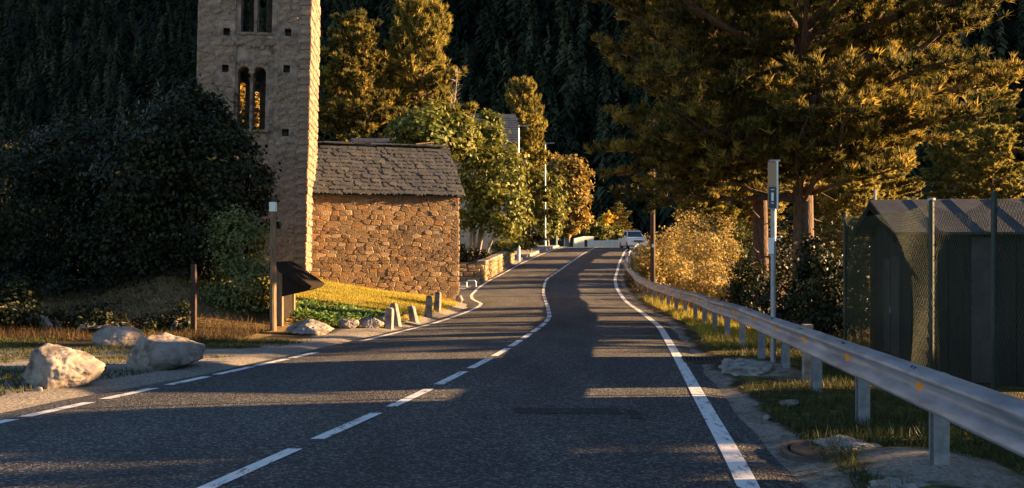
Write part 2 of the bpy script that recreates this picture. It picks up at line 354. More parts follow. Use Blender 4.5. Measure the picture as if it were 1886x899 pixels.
dry = (DL > 1) * sstep(16.2, 17.5, GY) * (1 - sstep(22, 23, GY)) * (GX < -5) * .9 + (DR > .8) * sstep(24, 30, GY) * (1 - sstep(70, 85, GY)) * (1 - sstep(20, 40, GX)) * .8
cov = np.stack([np.clip(np.maximum.reduce([grav * .75, lay * .85, band, wash * .8]), 0, 1), np.clip(np.maximum(lawnm, verge) + (DR > .15) * .45 * (GY < 40) * (GX < 12), 0, 1), np.clip(dry, 0, 1), sstep(1, 6, hill(GX, GY))], -1)
ca = ground.data.attributes.new('cover', 'FLOAT_COLOR', 'POINT'); ca.data.foreach_set('color', cov.astype(np.float32).ravel())

ys = np.concatenate([np.arange(-12, 40, .25), np.arange(40, 140, .6)]); nc = 25
e0, e1 = ledge(ys), redge(ys); ts = np.linspace(0, 1, nc)
RX = e0[:, None] + (e1 - e0)[:, None] * ts; RYm = np.repeat(ys[:, None], nc, 1); RZ = zr(RYm) - .035 * (2 * ts - 1)[None, :] ** 2
RZ = RZ.copy(); RZ[:, 0] -= .03; RZ[:, -1] -= .04
ridx = np.arange(len(ys) * nc).reshape(len(ys), nc)
rq = np.stack([ridx[:-1, :-1], ridx[:-1, 1:], ridx[1:, 1:], ridx[1:, :-1]], -1).reshape(-1, 4)
road = np_obj('road', np.stack([RX, RYm, RZ], -1).reshape(-1, 3), rq, M['asphalt'], smooth=True); tag(road, kind='structure')
def road_z(x, y):
    t = (x - ledge(y)) / (redge(y) - ledge(y)); return zr(y) - .035 * (2 * t - 1) ** 2
def ribbon(name, fx, w, y0, y1, m, parent=road, step=.25, lift=.005, sl=0.0):
    yy = np.linspace(y0, y1, max(2, int((y1 - y0) / step) + 1)); V = []
    for y in yy:
        for k in range(4):
            x = float(fx(y)) + (k / 3 - .5) * w; V.append((x, y + sl * (k / 3 - .5), float(road_z(x, y)) + lift))
    n = len(yy); Fq = [(4*i+k, 4*i+k+1, 4*i+k+5, 4*i+k+4) for i in range(n - 1) for k in range(3)]
    return np_obj(name, V, Fq, m, parent)
ribbon('edge_line', RL, .15, -8, 95, M['paint'])
ribbon('edge_line', LL, .13, 17.6, 93, M['paint'])
for (p0, p1) in [((-60, 790), (18, 769)), ((30, 764), (157, 738)), ((163, 732), (271, 712)), ((282, 706), (365, 691)), ((372, 687), (446, 673)), ((452, 671), (508, 659)), ((513, 657), (566, 647))]:
    def yd(py): return 1.44 * F / (py - CY - .024 * F)
    ribbon('edge_dash', LL, .14, yd(p0[1]), yd(p1[1]), M['paint'], step=.2)
y = 2.31; k = 0
while y < 92:
    ribbon('centre_dash', CL, .12, y, y + 1.34, M['paint'], step=.15); y += 1.73
    k += 1
ribbon('tar_patch', lambda yy: .55 + 0 * yy, 1.05, 8.85, 9.2, M['tar'], step=.1, lift=.004)
ribbon('tar_patch', lambda yy: 1.2 + 0 * yy, .12, 8.6, 9.1, M['tar'], step=.1, lift=.0045)

# drain grate and manhole cover at the right edge of the asphalt
dg = empty('drain_grate', (2.98, 13.95, Hs(3.05, 13.9) + .02), -.12); tag(dg, 'rectangular iron drain grate at the right asphalt edge', 'drain grate')
b = MB(); b.box(-.34, .34, -.3, -.26, -.05, .02); b.box(-.34, .34, .26, .3, -.05, .02); b.box(-.34, -.30, -.26, .26, -.05, .02); b.box(.30, .34, -.26, .26, -.05, .02); b.build('frame', M['iron'], dg)
for i in range(9): MB().box(-.26 + i * .06, -.235 + i * .06, -.26, .26, -.04, .012).build('bar', M['iron'], dg)
mhx, mhy = 2.5, 7.05
mh = empty('manhole_cover', (mhx, mhy, max(Hs(mhx, mhy), zr(mhy) - .03) - .008)); tag(mh, 'round dark iron manhole cover in the washed-out verge', 'manhole cover')
b = MB(); b.tube([(0,0,-.06),(0,0,.018),(0,0,.02)], [.32,.32,.30], 28); b.build('cover', M['iron'], mh)
b = MB()
for i in range(28):
    a0, a1 = 2*math.pi*i/28, 2*math.pi*(i+1)/28
    b.add([(.34*math.cos(a0), .34*math.sin(a0), -.05), (.40*math.cos(a0), .40*math.sin(a0), -.05), (.40*math.cos(a1), .40*math.sin(a1), -.05), (.34*math.cos(a1), .34*math.sin(a1), -.05),
           (.34*math.cos(a0), .34*math.sin(a0), .01), (.40*math.cos(a0), .40*math.sin(a0), .01), (.40*math.cos(a1), .40*math.sin(a1), .01), (.34*math.cos(a1), .34*math.sin(a1), .01)],
          [(4,5,6,7),(0,3,2,1),(1,2,6,5),(0,4,7,3)])
b.build('rim', M['iron'], mh)

# ------------------------------------------------------------------ rocks
def rock(name, loc, size, seed, label, group=None, cuts=20, rz=0.0, m='rock', rough=.055, sub=5):
    r = np.random.default_rng(seed)
    bm = bmesh.new(); bmesh.ops.create_icosphere(bm, subdivisions=sub, radius=1)
    n = r.normal(size=(cuts, 3)); n /= np.linalg.norm(n, axis=1)[:, None]; d = r.uniform(.66, .95, cuts)
    for v in bm.verts:
        p = np.array(v.co); dots = n @ p; t = np.where(dots > .05, d / np.maximum(dots, .05), 9)
        s = min(1.08, t.min()); nn = mnoise.fractal(Vector(p * 2.2 + seed), 1, 2, 4) * rough + mnoise.fractal(Vector(p * 7 + seed), 1, 2, 3) * rough * .35
        g1 = abs(mnoise.noise(Vector(p * 1.9 + seed * 2))); nn -= .07 * max(0, .07 - g1) / .07
        v.co = Vector(p * (s + nn)); v.co.x *= size[0] / 2; v.co.y *= size[1] / 2; v.co.z *= size[2] / 2
    me = bpy.data.meshes.new(name); bm.to_mesh(me); bm.free(); me.materials.append(M[m])
    me.polygons.foreach_set('use_smooth', np.ones(len(me.polygons), dtype=bool))
    o = link(bpy.data.objects.new(name, me)); o.location = loc; o.rotation_euler = (0, 0, rz); tag(o, label, 'boulder', group); return o
def rock_px(px, pyb, w_px, h_px, Y, seed, label, name='boulder', group='boulders along the left verge', dy=.9, sink=.12, **k):
    s = Y / F; w, h = w_px * s, h_px * s; x = X_at(px, Y); gz = Hs(x, Y)
    return rock(name, (x, Y, gz + h * .5 - sink * h), (w * 1.1, w * dy, h * 1.26), seed, label, group, **k)
rock_px(112, 705, 132, 74, 10.9, 11, 'pale angular boulder nearest the camera on the gravel verge, at far left')
rock_px(306, 668, 134, 68, 12.9, 25, 'largest brown boulder, dark left face and bright right side, before the dry mound')
rock_px(224, 640, 84, 40, 15.6, 33, 'low rounded boulder lying behind the largest brown boulder')
rock_px(570, 622, 82, 26, 19.0, 41, 'long flat grey boulder at the foot of the wooden sign posts', rz=.2)
rock_px(641, 610, 36, 20, 20.6, 47, 'small rounded rock between the flat boulder and the stone bollards', dy=.8)
rock_px(684, 609, 40, 22, 20.9, 53, 'small lit rock just left of the leftmost stone bollard', dy=.8)
rock_px(706, 598, 22, 22, 21.6, 59, 'small ochre rock tucked behind the leftmost stone bollard', dy=.8, sub=3)
rock_px(740, 598, 16, 6, 22.3, 61, 'small flat stone lying between the bollards', dy=.8, sub=3)
rock_px(846, 520, 14, 15, 33.2, 63, 'rounded kerb stone at the outer corner of the stone chapel', dy=.8, sub=3)
rock_px(1412, 757, 15, 11, 8.6, 67, 'fist-sized pale stone in the verge beside the guard rail', name='loose_stone', group='stones beside the guard rail', sub=3)
rock_px(1455, 738, 46, 12, 9.4, 71, 'flat embedded stone in the verge under the guard rail', name='loose_stone', group='stones beside the guard rail', sub=3)
rock_px(72, 712, 14, 9, 10.4, 73, 'white pebble at the foot of the nearest boulder', name='loose_stone', group='stones at the nearest boulder', sub=3)
rock_px(1370, 668, 95, 30, 12.4, 77, 'broad grey lump of washed concrete beside the drain grate', name='concrete_lump', group='stones beside the guard rail', dy=1.5, rough=.2, m='concrete', sink=.45)
rock_px(1560, 800, 120, 22, 7.2, 79, 'long grey lump of washed concrete behind the manhole cover', name='concrete_lump', group='stones beside the guard rail', dy=.9, rough=.22, m='concrete', sink=.45)
rock_px(1660, 872, 120, 24, 5.75, 83, 'grey concrete lump at the foot of the nearest rail post', name='concrete_lump', group='stones beside the guard rail', dy=.8, rough=.22, m='concrete', sink=.45)

# stone bollards
def bollard(px, pyb, pyt, w_px, Y, tilt, seed, label):
    r = np.random.default_rng(seed); s = Y / F; w = w_px * s; h = (pyb - pyt) * s; x = X_at(px, Y); z = Hs(x, Y)
    V = []; Fq = []; lv = [-.25, .0, .25, .5, .75, .93, 1.0]; ins = [1.1, 1.05, 1.0, .96, .93, .88, .6]; n = 10
    for i, t in enumerate(lv):
        for k in range(n):
            a = 2 * math.pi * k / n + .3; q = (abs(math.cos(a)) ** 3.2 + abs(math.sin(a)) ** 3.2) ** (-1 / 3.2)
            rr = w / 2 * q * ins[i] * (1 + r.normal() * .035); V.append((rr * math.cos(a), rr * math.sin(a) * .85, t * h + r.normal() * .006))
    for i in range(len(lv) - 1):
        for k in range(n): Fq.append((i*n+k, i*n+(k+1) % n, (i+1)*n+(k+1) % n, (i+1)*n+k))
    me = bpy.data.meshes.new('stone_bollard'); me.from_pydata(V, [], Fq + [tuple((len(lv)-1)*n + k for k in range(n))]); me.materials.append(M['rock'])
    o = link(bpy.data.objects.new('stone_bollard', me)); o.location = (x, Y, z); o.rotation_euler = (0, tilt, r.uniform(-.3, .3)); tag(o, label, 'bollard', 'stone bollards at the lawn edge')
bollard(716, 606, 567, 17, 21.0, .05, 1, 'short stone bollard, shaded grey, leftmost and nearest of the row')
bollard(731, 600, 558, 16, 21.8, -.16, 2, 'stone bollard leaning left, directly behind the leftmost one')
bollard(763, 590, 560, 15, 23.2, -.22, 3, 'short stone bollard tilted left, standing alone in the middle of the row')
bollard(789, 579, 540, 13, 25.0, .03, 4, 'upright stone bollard on the lit grass, second from the chapel corner')
bollard(805, 568, 531, 13, 27.0, .06, 5, 'tall upright stone bollard nearest the chapel corner')

# ------------------------------------------------------------------ guard rail
gpath_y = np.concatenate([np.arange(-.6, 40, .5), np.arange(40, 78.1, 1.0)])
rail = empty('guard_rail', (float(GR(6)), 6, float(zr(6)))); tag(rail, 'galvanised steel W-beam guard rail along the right side of the road', 'guard rail')
RO = Vector(rail.location)
def gz(y): return float(zr(y)) - .012
prof = [(-.005,.44),(.045,.452),(.092,.474),(.098,.505),(.02,.556),(-.004,.582),(-.004,.604),(.02,.63),(.098,.678),(.092,.712),(.045,.738),(-.005,.75)]   # (towards road, height)
prof = [(d, .75 - (.75 - h) * .92) for d, h in prof]
def rail_pt(y): return Vector((float(GR(y)), y, gz(y)))
def rail_nrm(y):
    t = (rail_pt(y + .2) - rail_pt(y - .2)).normalized(); return Vector((-t.y, t.x, 0)).normalized()
# arclength param
ar = [0.0]; pts_ = [rail_pt(v) for v in gpath_y]
for i in range(1, len(pts_)): ar.append(ar[-1] + (pts_[i] - pts_[i-1]).length)
def y_at_s(s): return float(np.interp(s, ar, gpath_y))
s0 = float(np.interp(6.35, gpath_y, ar)) - 6.0
seg = s0 + 2.9 - 4; j = 0
while seg < ar[-1] - 1:
    sa, sb = max(seg - .16, 0), min(seg + 4.0, ar[-1])
    V = []; n = max(5, int((sb - sa) / .5)); off = .0025 if j % 2 else .0
    for i in range(n + 1):
        yv = y_at_s(sa + (sb - sa) * i / n); p = rail_pt(yv); nr = rail_nrm(yv)
        wob = .012 * math.sin(yv * .9) * min(1, max(0, (yv - 8) / 8))
        lap = 0
        for (d, h) in prof: V.append(p + nr * (d + .06 + off + lap) + Vector((0, 0, h + wob)) - RO)
    k = len(prof); m0 = len(V); Fq = [(i*k+q, i*k+q+1, (i+1)*k+q+1, (i+1)*k+q) for i in range(n) for q in range(k - 1)]
    for i in range(n + 1):                                        # rear skin of the sheet
        yv = y_at_s(sa + (sb - sa) * i / n); nr = rail_nrm(yv); V += [V[i*k+q] - nr * .004 for q in range(k)]
    Fq += [(a + m0, d + m0, c + m0, b_ + m0) for a, b_, c, d in list(Fq)]
    o = np_obj('rail_beam', V, Fq, M['galv'], rail, smooth=True)
    seg += 4.0; j += 1
post_b = MB(); post_b.prism([(-.05,-.06),(.05,-.06),(.05,-.04),(-.035,-.04),(-.035,.04),(.05,.04),(.05,.06),(-.05,.06)], 'z', -.35, .70); post0 = None
refl0 = None; s = s0
while s < ar[-1]:
    yv = y_at_s(s)
    if yv > -.4:
        p = rail_pt(yv); nr = rail_nrm(yv); rz = math.atan2(nr.y, nr.x)
        gzz = Hs(p.x + .08, yv); lift = min(0.0, gzz - gz(yv) + .25)
        if post0 is None:
            post0 = post_b.build('post', M['galv_post'], rail); o = post0
            bb = MB(); bb.add([(0,-.02,-.07),(0,-.02,.07),(0,.075,.05),(0,.075,-.05),(.012,-.02,-.07),(.012,-.02,.07),(.012,.075,.05),(.012,.075,-.05)], [(0,1,2,3),(4,7,6,5),(0,4,5,1),(1,5,6,2),(2,6,7,3),(3,7,4,0)])
            refl0 = bb.build('reflector', M['orange'], rail); r_ = refl0
            tt = MB(); tt.tube([(-.002, 0, 0), (.005, 0, 0), (.008, 0, 0)], [.013, .013, .007], 8); bolt0 = tt.build('bolt', M['darkbolt'], rail); bo = bolt0
        else:
            o = post0.copy(); COL.objects.link(o); r_ = refl0.copy(); COL.objects.link(r_); bo = bolt0.copy(); COL.objects.link(bo)
        o.location = p - nr * .06 - RO + Vector((0, 0, lift)); o.rotation_euler = (0, 0, rz)
        r_.scale = (.7, .7, .7); r_.location = p + nr * .076 + Vector((0, 0, .605)) - RO; r_.rotation_euler = (0, math.radians(8), rz + .9)
        b2 = bolt0.copy(); COL.objects.link(b2); tg = Vector((-nr.y, nr.x, 0)) * .035
        for bq, sg in ((bo, 1), (b2, -1)): bq.location = p + nr * .112 + tg * sg + Vector((0, 0, .737)) - RO; bq.rotation_euler = (0, math.radians(-62), rz)
    s += 2.0

# ------------------------------------------------------------------ facade pieces
def stone_mesh(w, h, d, r, name='stone', round_=.16, back=.05):
    n = 10; V = []
    ang = [(-.5,-.5),(-.12,-.5),(.2,-.5),(.5,-.5),(.5,.05),(.5,.5),(.15,.5),(-.2,.5),(-.5,.5),(-.5,0)]
    ring = []
    for i, (a, c) in enumerate(ang):
        corner = abs(a) == .5 and abs(c) == .5; f = 1 - (round_ * r.uniform(.5, 1.3) if corner else r.uniform(-.02, .06))
        ring.append((a * w * f + r.normal() * .008, c * h * (f if corner else 1 - r.uniform(-.03, .09)) + r.normal() * .005))
    for (a, c) in ring: V.append((a, back, c))
    for (a, c) in ring: V.append((a, -d * .45, c))
    tx, tz = r.normal() * .05, r.normal() * .05
    for (a, c) in ring: V.append((a * .84, -d * (1 + tx * a / w * 6 + tz * c / h * 6) , c * .80))
    Fs = [(i, (i+1) % n, n + (i+1) % n, n + i) for i in range(n)] + [(n+i, n+(i+1) % n, 2*n+(i+1) % n, 2*n+i) for i in range(n)] + [tuple(2*n + i for i in range(n))]
    return V, Fs
def put_piece(name, V, Fs, m, parent, loc, rot=(0, 0, 0)):
    me = bpy.data.meshes.new(name); me.from_pydata(V, [], Fs); me.materials.append(m)
    o = link(bpy.data.objects.new(name, me), parent); o.location = loc; o.rotation_euler = rot; return o
def courses(x0, x1, z0, z1, hr, wr, r):
    out = []; z = z0
    while z < z1 - .04:
        h = min(r.uniform(*hr), z1 - z); x = x0; ph = r.uniform(0, 6)
        while x < x1 - .02:
            w = r.uniform(*wr) * (.8 + .5 * h / hr[1])
            if x + w > x1 - .10: w = x1 - x
            wob = .02 * math.sin(x * 2.1 + z * 1.3)
            if h > .2 and w < .32 and r.random() < .25:
                out += [(x + w/2, z + h*.27 + wob, w - .015, h*.5 - .012), (x + w/2, z + h*.76 + wob, w - .015, h*.46 - .012)]
            else: out.append((x + w/2, z + h/2 + wob, w - .016, h - .016))
            x += w
        z += h
    return out

def clip(poly, nx, nz, d):
    out = []; n = len(poly)
    for i in range(n):
        a, b = poly[i], poly[(i + 1) % n]; da = a[0] * nx + a[1] * nz - d; db = b[0] * nx + b[1] * nz - d
        if da <= 0: out.append(a)
        if (da < 0 < db) or (db < 0 < da): t = da / (da - db); out.append((a[0] + (b[0] - a[0]) * t, a[1] + (b[1] - a[1]) * t))
    return out
def rubble(x0, x1, z0, z1, hr, wr, r, jit=.28, sx=.6, joint=.012):
    """irregular fitted stones: list of (cx, cz, outline about the centre)"""
    base = courses(x0, x1, z0, z1, hr, wr, r)
    S = np.array([((cx + r.normal() * w * jit) * sx, cz + r.normal() * h * jit) for cx, cz, w, h in base]); out = []
    for i in range(len(S)):
        poly = [(x0 * sx, z0), (x1 * sx, z0), (x1 * sx, z1), (x0 * sx, z1)]; d = ((S - S[i]) ** 2).sum(1); near = np.argsort(d)[1:22]
        for j in near:
            m = (S[i] + S[j]) / 2; nn = S[j] - S[i]; L = np.linalg.norm(nn)
            if L < 1e-6: continue
            nn = nn / L; poly = clip(poly, nn[0], nn[1], float(nn @ m))
            if len(poly) < 3: break
        if len(poly) < 3: continue
        P = [(a / sx, c) for a, c in poly]; cx = sum(p[0] for p in P) / len(P); cz = sum(p[1] for p in P) / len(P)
        Q = []
        for a, c in P:
            dx, dz = a - cx, c - cz; L = math.hypot(dx, dz) + 1e-6; f = max(.5, 1 - joint * 1.3 / L); Q.append((dx * f, dz * f))
        C = []
        for k in range(len(Q)):
            a, c = Q[k], Q[(k + 1) % len(Q)]; t = r.uniform(.12, .26); C += [(a[0] + (c[0] - a[0]) * t, a[1] + (c[1] - a[1]) * t), (c[0] + (a[0] - c[0]) * t, c[1] + (a[1] - c[1]) * t)]
        C = [(a + r.normal() * .004, c + r.normal() * .004) for k, (a, c) in enumerate(C) if k == 0 or math.hypot(a - C[k-1][0], c - C[k-1][1]) > .012]
        if len(C) >= 4: out.append((cx, cz, C))
    return out
def poly_area(C): return abs(sum(C[i][0] * C[(i+1) % len(C)][1] - C[(i+1) % len(C)][0] * C[i][1] for i in range(len(C)))) / 2
def rubble_mesh(C, d, r, back=.05):
    n = len(C); tx, tz = r.normal() * .25, r.normal() * .25; w = max(a for a, c in C) - min(a for a, c in C); h = max(c for a, c in C) - min(c for a, c in C)
    V = [(a, back, c) for a, c in C] + [(a, -d * .35, c) for a, c in C] + [(a * .82 + r.normal() * .006, -d * (1 + tx * a / w + tz * c / h + r.normal() * .12), c * .78 + r.normal() * .004) for a, c in C]
    return V, [(i, (i+1) % n, n + (i+1) % n, n + i) for i in range(n)] + [(n+i, n+(i+1) % n, 2*n+(i+1) % n, 2*n+i) for i in range(n)] + [tuple(2*n + i for i in range(n))]

# ------------------------------------------------------------------ bell tower
TZ = 30.0; TW = 3.66; TD = 3.3; TROT = math.radians(7.2); PPM = F / TZ
tower = empty('bell_tower', (X_at(365, TZ), TZ, 0), TROT)
tag(tower, 'tall square stone bell tower with twin arched windows and one sunlit side', 'bell tower')
def U(px): return (px - 365) / PPM
def ZZ(py): return Z_at(py, TZ)
SH = .021                                                       # the tower leans slightly
def shear(z): return SH * (z - 9.7)
Z0, Z1 = -1.0, 15.6
bm = bmesh.new()
def cutter(poly, y0, y1):
    b = MB(); b.prism(poly, 'y', y0, y1); return b
def arch(u0, u1, z0, z1):
    r = (u1 - u0) / 2; c = (u0 + u1) / 2; return [(u0, z0), (u1, z0)] + [(c + r * math.cos(a), z1 - r + r * math.sin(a)) for a in np.linspace(0, math.pi, 9)]
wins = []
for (a0, a1, b0, b1, zt, zb) in [(438, 460.5, 465.5, 489, 120, 237), (441, 465, 471, 498, -95, 57), (440, 465, 471, 497, -300, -190)]:
    wins += [(U(a0), U(a1), ZZ(zb), ZZ(zt)), (U(b0), U(b1), ZZ(zb), ZZ(zt))]
puts = [(U(x) - .11, U(x) + .11, ZZ(y) - .13, ZZ(y) + .12) for x, y in [(417, 57), (528, 55), (416, 125), (527, 123), (527, 242), (499, 333), (516, 415), (415, -70), (530, -75)]]
panels = [(U(432), U(506), ZZ(247), ZZ(78)), (U(432), U(509), ZZ(62), ZZ(-150)), (U(432), U(509), ZZ(-165), ZZ(-330))]
body = MB(); body.box(0, TW, 0, TD, Z0, Z1); cuts = MB(); t = .62
cuts.box(t, TW - t, t, TD - t, Z0 + 1.5, Z1 - .5)
def scallop(u0, u1, z0, z1):
    n = 3; w = (u1 - u0) / n; P = [(u0, z0), (u1, z0)]
    for i in reversed(range(n)):
        c = u0 + w * (i + .5); r = w * .40; zc = z1 - r
        P += [(c + r * math.cos(a), zc + r * math.sin(a)) for a in np.linspace(0, math.pi, 7)]
    return P
parts_cut = [cuts]
for (u0, u1, z0, z1) in panels:
    parts_cut.append(cutter(scallop(u0, u1, z0, z1), -.2, .08))
for (u0, u1, z0, z1) in wins:
    parts_cut.append(cutter(arch(u0, u1, z0, z1), -.3, 1.0)); parts_cut.append(cutter([(p - .58, q) for p, q in arch(u0, u1, z0, z1)], TD - 1.0, TD + .3))
for (u0, u1, z0, z1) in puts: c = MB(); c.box(u0, u1, -.2, .45, z0, z1); parts_cut.append(c)
tb = body.build('wall', M['tplaster'], tower)
tmp = []
for c in parts_cut:
    co = c.build('cut', M['tplaster'], tower); tmp.append(co); md = tb.modifiers.new('b', 'BOOLEAN'); md.operation = 'DIFFERENCE'; md.solver = 'EXACT'; md.object = co
bpy.context.view_layer.update()
dg_ = bpy.context.evaluated_depsgraph_get(); nm = bpy.data.meshes.new_from_object(tb.evaluated_get(dg_)); tb.modifiers.clear(); tb.data = nm
for co in tmp: bpy.data.objects.remove(co)
for v in nm.vertices: v.co.x += shear(v.co.z)
rr = np.random.default_rng(21)
allst = []
def hits(cx, cz, w, h, rects, pad=.02): return any(cx + w/2 > a - pad and cx - w/2 < b_ + pad and cz + h/2 > c - pad and cz - h/2 < d + pad for a, b_, c, d in rects)
open_ = wins + puts
pL, pR = U(432), U(508)
for (xa, xb) in [(0, pL), (pL, pR), (pR, TW - .36)]:
    for (cx, cz, C_) in rubble(xa + .01, xb - .01, 1.0, 10.2, (.18, .34), (.28, .62), rr, jit=.2):
        w = max(a for a, c in C_) - min(a for a, c in C_); h = max(c for a, c in C_) - min(c for a, c in C_)
        if hits(cx, cz, w, h, open_): continue
        yb = 0
        for (a, b_, c, d) in panels:
            if cx > a and cx < b_ and cz > c - .05 and cz < d + .03:
                yb = .08
                if cz + h/2 > d - .30 or cz - h/2 < c: yb = None
        if yb is None: continue
        allst.append((poly_area(C_), cx, cz, C_, yb))
allst.sort(key=lambda q: -q[0])
rest = MB()
for i, (ar_, cx, cz, C_, yb) in enumerate(allst):
    V, Fs = rubble_mesh(C_, .012 + .03 * rr.random() ** 2, rr)
    if i < 250: put_piece('stone', V, Fs, M['tstone'], tower, (cx + shear(cz), yb, cz))
    else: rest.add([(x + cx + shear(cz), y + yb, z + cz) for x, y, z in V], Fs)
z = .6; i = 0
while z < 10.2:                                                   # alternating corner stones on the sunlit arris
    h = rr.uniform(.2, .34); wf, ws = (.40, .75) if i % 2 else (.34, .5); o = .02 + .025 * rr.random()
    b = MB(); b.box(TW - wf + .02, TW + o, -o, ws, -h/2 + .008, h/2 - .008); b.v = [(x + rr.normal() * .007, y + rr.normal() * .006, zz + rr.normal() * .006) for x, y, zz in b.v]
    q = b.build('corner_stone', M['tstone'], tower, bevel=.022); q.location = (shear(z + h/2), 0, z + h/2)
    for (cy, cz2, w, h2) in courses(ws + .01, TD - .02, z, z + h, (h, h + .001), (.3, .6), rr):
        V, Fs = stone_mesh(w, h2, .03 + .03 * rr.random(), rr)
        rest.add([(TW - y + shear(cz2), x + cy, zz + cz2) for x, y, zz in V], Fs)
    z += h; i += 1
o = rest.build('stonework', M['tstone'], tower); tag(o, kind='stuff')
for (u0, u1, zb) in [(U(434), U(497), ZZ(237)), (U(438), U(502), ZZ(57))]:
    b = MB(); b.box(u0, u1, -.06, .55, zb - .10, zb - .005); q = b.build('window_sill', M['tstone'], tower, bevel=.02); q.location = (shear(zb), 0, 0)
for (ua, ub, zb, zt) in [(460.5, 465.5, 237, 140), (465, 471, 57, -75)]:
    b = MB(); uc = (U(ua) + U(ub)) / 2; zz0, zz1 = ZZ(zb), ZZ(zt)
    b.tube([(uc, .3, zz0), (uc, .3, zz0 + .1), (uc, .3, zz1 - .15), (uc, .3, zz1)], [.09, .065, .06, .13], 10); q = b.build('window_column', M['tstone'], tower); q.location = (shear((zz0 + zz1)/2), 0, 0)
for (u0, u1, z0, z1) in wins[:4]:                                 # dressed arch stones
    r = (u1 - u0) / 2; c = (u0 + u1) / 2; zc = z1 - r
    for a in np.linspace(.12, math.pi - .12, 6):
        V, Fs = stone_mesh(.14, .13, .02, rr)
        q = put_piece('arch_stone', V, Fs, M['tstone'], tower, (c + (r + .085) * math.cos(a) + shear(zc), .08, zc + (r + .085) * math.sin(a)), (0, -(a - math.pi/2), 0))
b = MB(); b.add([(-.25,-.25,Z1),(TW+.25,-.25,Z1),(TW+.25,TD+.25,Z1),(-.25,TD+.25,Z1),(TW/2,TD/2,Z1+1.7),(-.25,-.25,Z1+.08),(TW+.25,-.25,Z1+.08),(TW+.25,TD+.25,Z1+.08),(-.25,TD+.25,Z1+.08)], [(0,3,2,1),(0,1,6,5),(1,2,7,6),(2,3,8,7),(3,0,5,8),(5,6,4),(6,7,4),(7,8,4),(8,5,4)])
q = b.build('roof', M['slate'], tower); q.location = (shear(Z1), 0, 0)

# ------------------------------------------------------------------ stone chapel
BA = Vector((X_at(566, 32.2), 32.2)); BB = Vector((X_at(845, 33.8), 33.8)); BW = (BB - BA).length; BROT = math.atan2((BB - BA).y, (BB - BA).x)
chapel = empty('stone_chapel', (BA.x, BA.y, 0), BROT); tag(chapel, 'low rubble stone chapel with slate slab roof against the tower', 'chapel')
BD = 5.4; EZ = 3.50; RZc = 5.42
b = MB(); b.prism([(0, -1.2), (BD, -1.2), (BD, EZ), (BD/2, RZc - .12), (0, EZ)], 'x', 0, BW); b.build('wall', M['mortar'], chapel)
rr = np.random.default_rng(5); cs = rubble(0.0, BW, -.62, EZ - .05, (.07, .22), (.12, .46), rr, jit=.13, sx=.45, joint=.004); cs.sort(key=lambda q: -poly_area(q[2])); rest = MB()
for i, (cx, cz, C_) in enumerate(cs):
    V, Fs = rubble_mesh(C_, .006 + .022 * rr.random() ** 1.5, rr)
    if i < 300: put_piece('stone', V, Fs, M['stone'], chapel, (cx, 0, cz))
    else: rest.add([(x + cx, y, zz + cz) for x, y, zz in V], Fs)
z = -.6
while z < EZ - .1:                                               # right-hand corner, seen on edge
    h = rr.uniform(.16, .3); V, Fs = stone_mesh(rr.uniform(.4, .7), h - .015, .06, rr); rest.add([(BW - y, x + .38, zz + z + h/2) for x, y, zz in V], Fs); z += h
o = rest.build('stonework', M['stone'], chapel); tag(o, kind='stuff')
# roof slabs
ang = math.atan2(RZc - EZ, BD/2); SLn = math.hypot(RZc - EZ, BD/2 + .22); oh = .22
def roofpt(x, s, lift): return (x, -oh + s * math.cos(ang) - lift * math.sin(ang), EZ - oh * math.tan(ang) + s * math.sin(ang) + lift * math.cos(ang))
b = MB()
b.add([roofpt(-.05, .04, -.03), roofpt(BW + .12, .04, -.03), roofpt(BW + .12, SLn, -.03), roofpt(-.05, SLn, -.03), roofpt(-.05, .04, -.09), roofpt(BW + .12, .04, -.09), roofpt(BW + .12, SLn, -.09), roofpt(-.05, SLn, -.09)],
      [(0,1,2,3),(4,7,6,5),(0,4,5,1),(1,5,6,2),(2,6,7,3),(3,7,4,0)])
roof = b.build('roof', M['slate'], chapel)
b = MB(); b.add([(-.05, BD/2, RZc - .02), (BW + .12, BD/2, RZc - .02), (BW + .12, BD + .22, EZ - .15), (-.05, BD + .22, EZ - .15), (-.05, BD/2, RZc - .1), (BW + .12, BD/2, RZc - .1), (BW + .12, BD + .22, EZ - .23), (-.05, BD + .22, EZ - .23)], [(0,1,2,3),(4,7,6,5),(0,4,5,1),(1,5,6,2),(2,6,7,3),(3,7,4,0)]); b.build('back_slope', M['slate'], roof)
ns = 0; s = 0.0; row = 0
nr_ = 13; ex = (SLn - .05) / nr_
for row in range(nr_):
    x = -.05 + rr.uniform(-.1, 0); 
    while x < BW + .1:
        w = rr.uniform(.2, .42); w = min(w, BW + .2 - x)
        if w < .1: break
        L_ = ex * 1.75; n = 6
        P = [(-w/2, L_)] + [(-w/2 + .0, .06 + rr.uniform(0, .05))] + [(-w/2 + w * k / n, (rr.uniform(-.03, .03) if 0 < k < n else .04) + .07 * (2 * k / n - 1) ** 4) for k in range(1, n)] + [(w/2, .06 + rr.uniform(0, .05)), (w/2, L_)]
        th = rr.uniform(.022, .045); li = .012 + rr.uniform(0, .012)
        V = [(a, c, 0) for a, c in P] + [(a, c, th) for a, c in P]; n2 = len(P)
        Fs = [tuple(reversed(range(n2))), tuple(n2 + k for k in range(n2))] + [(k, (k+1) % n2, n2 + (k+1) % n2, n2 + k) for k in range(n2)]
        p = roofpt(x + w/2, row * ex - .02 + rr.uniform(-.03, .03), li + .03)
        put_piece('slate', V, Fs, M['slate'], roof, p, (ang - .085 + rr.normal() * .008, rr.normal() * .012, rr.normal() * .035))
        x += w - .01; ns += 1
x = -.05
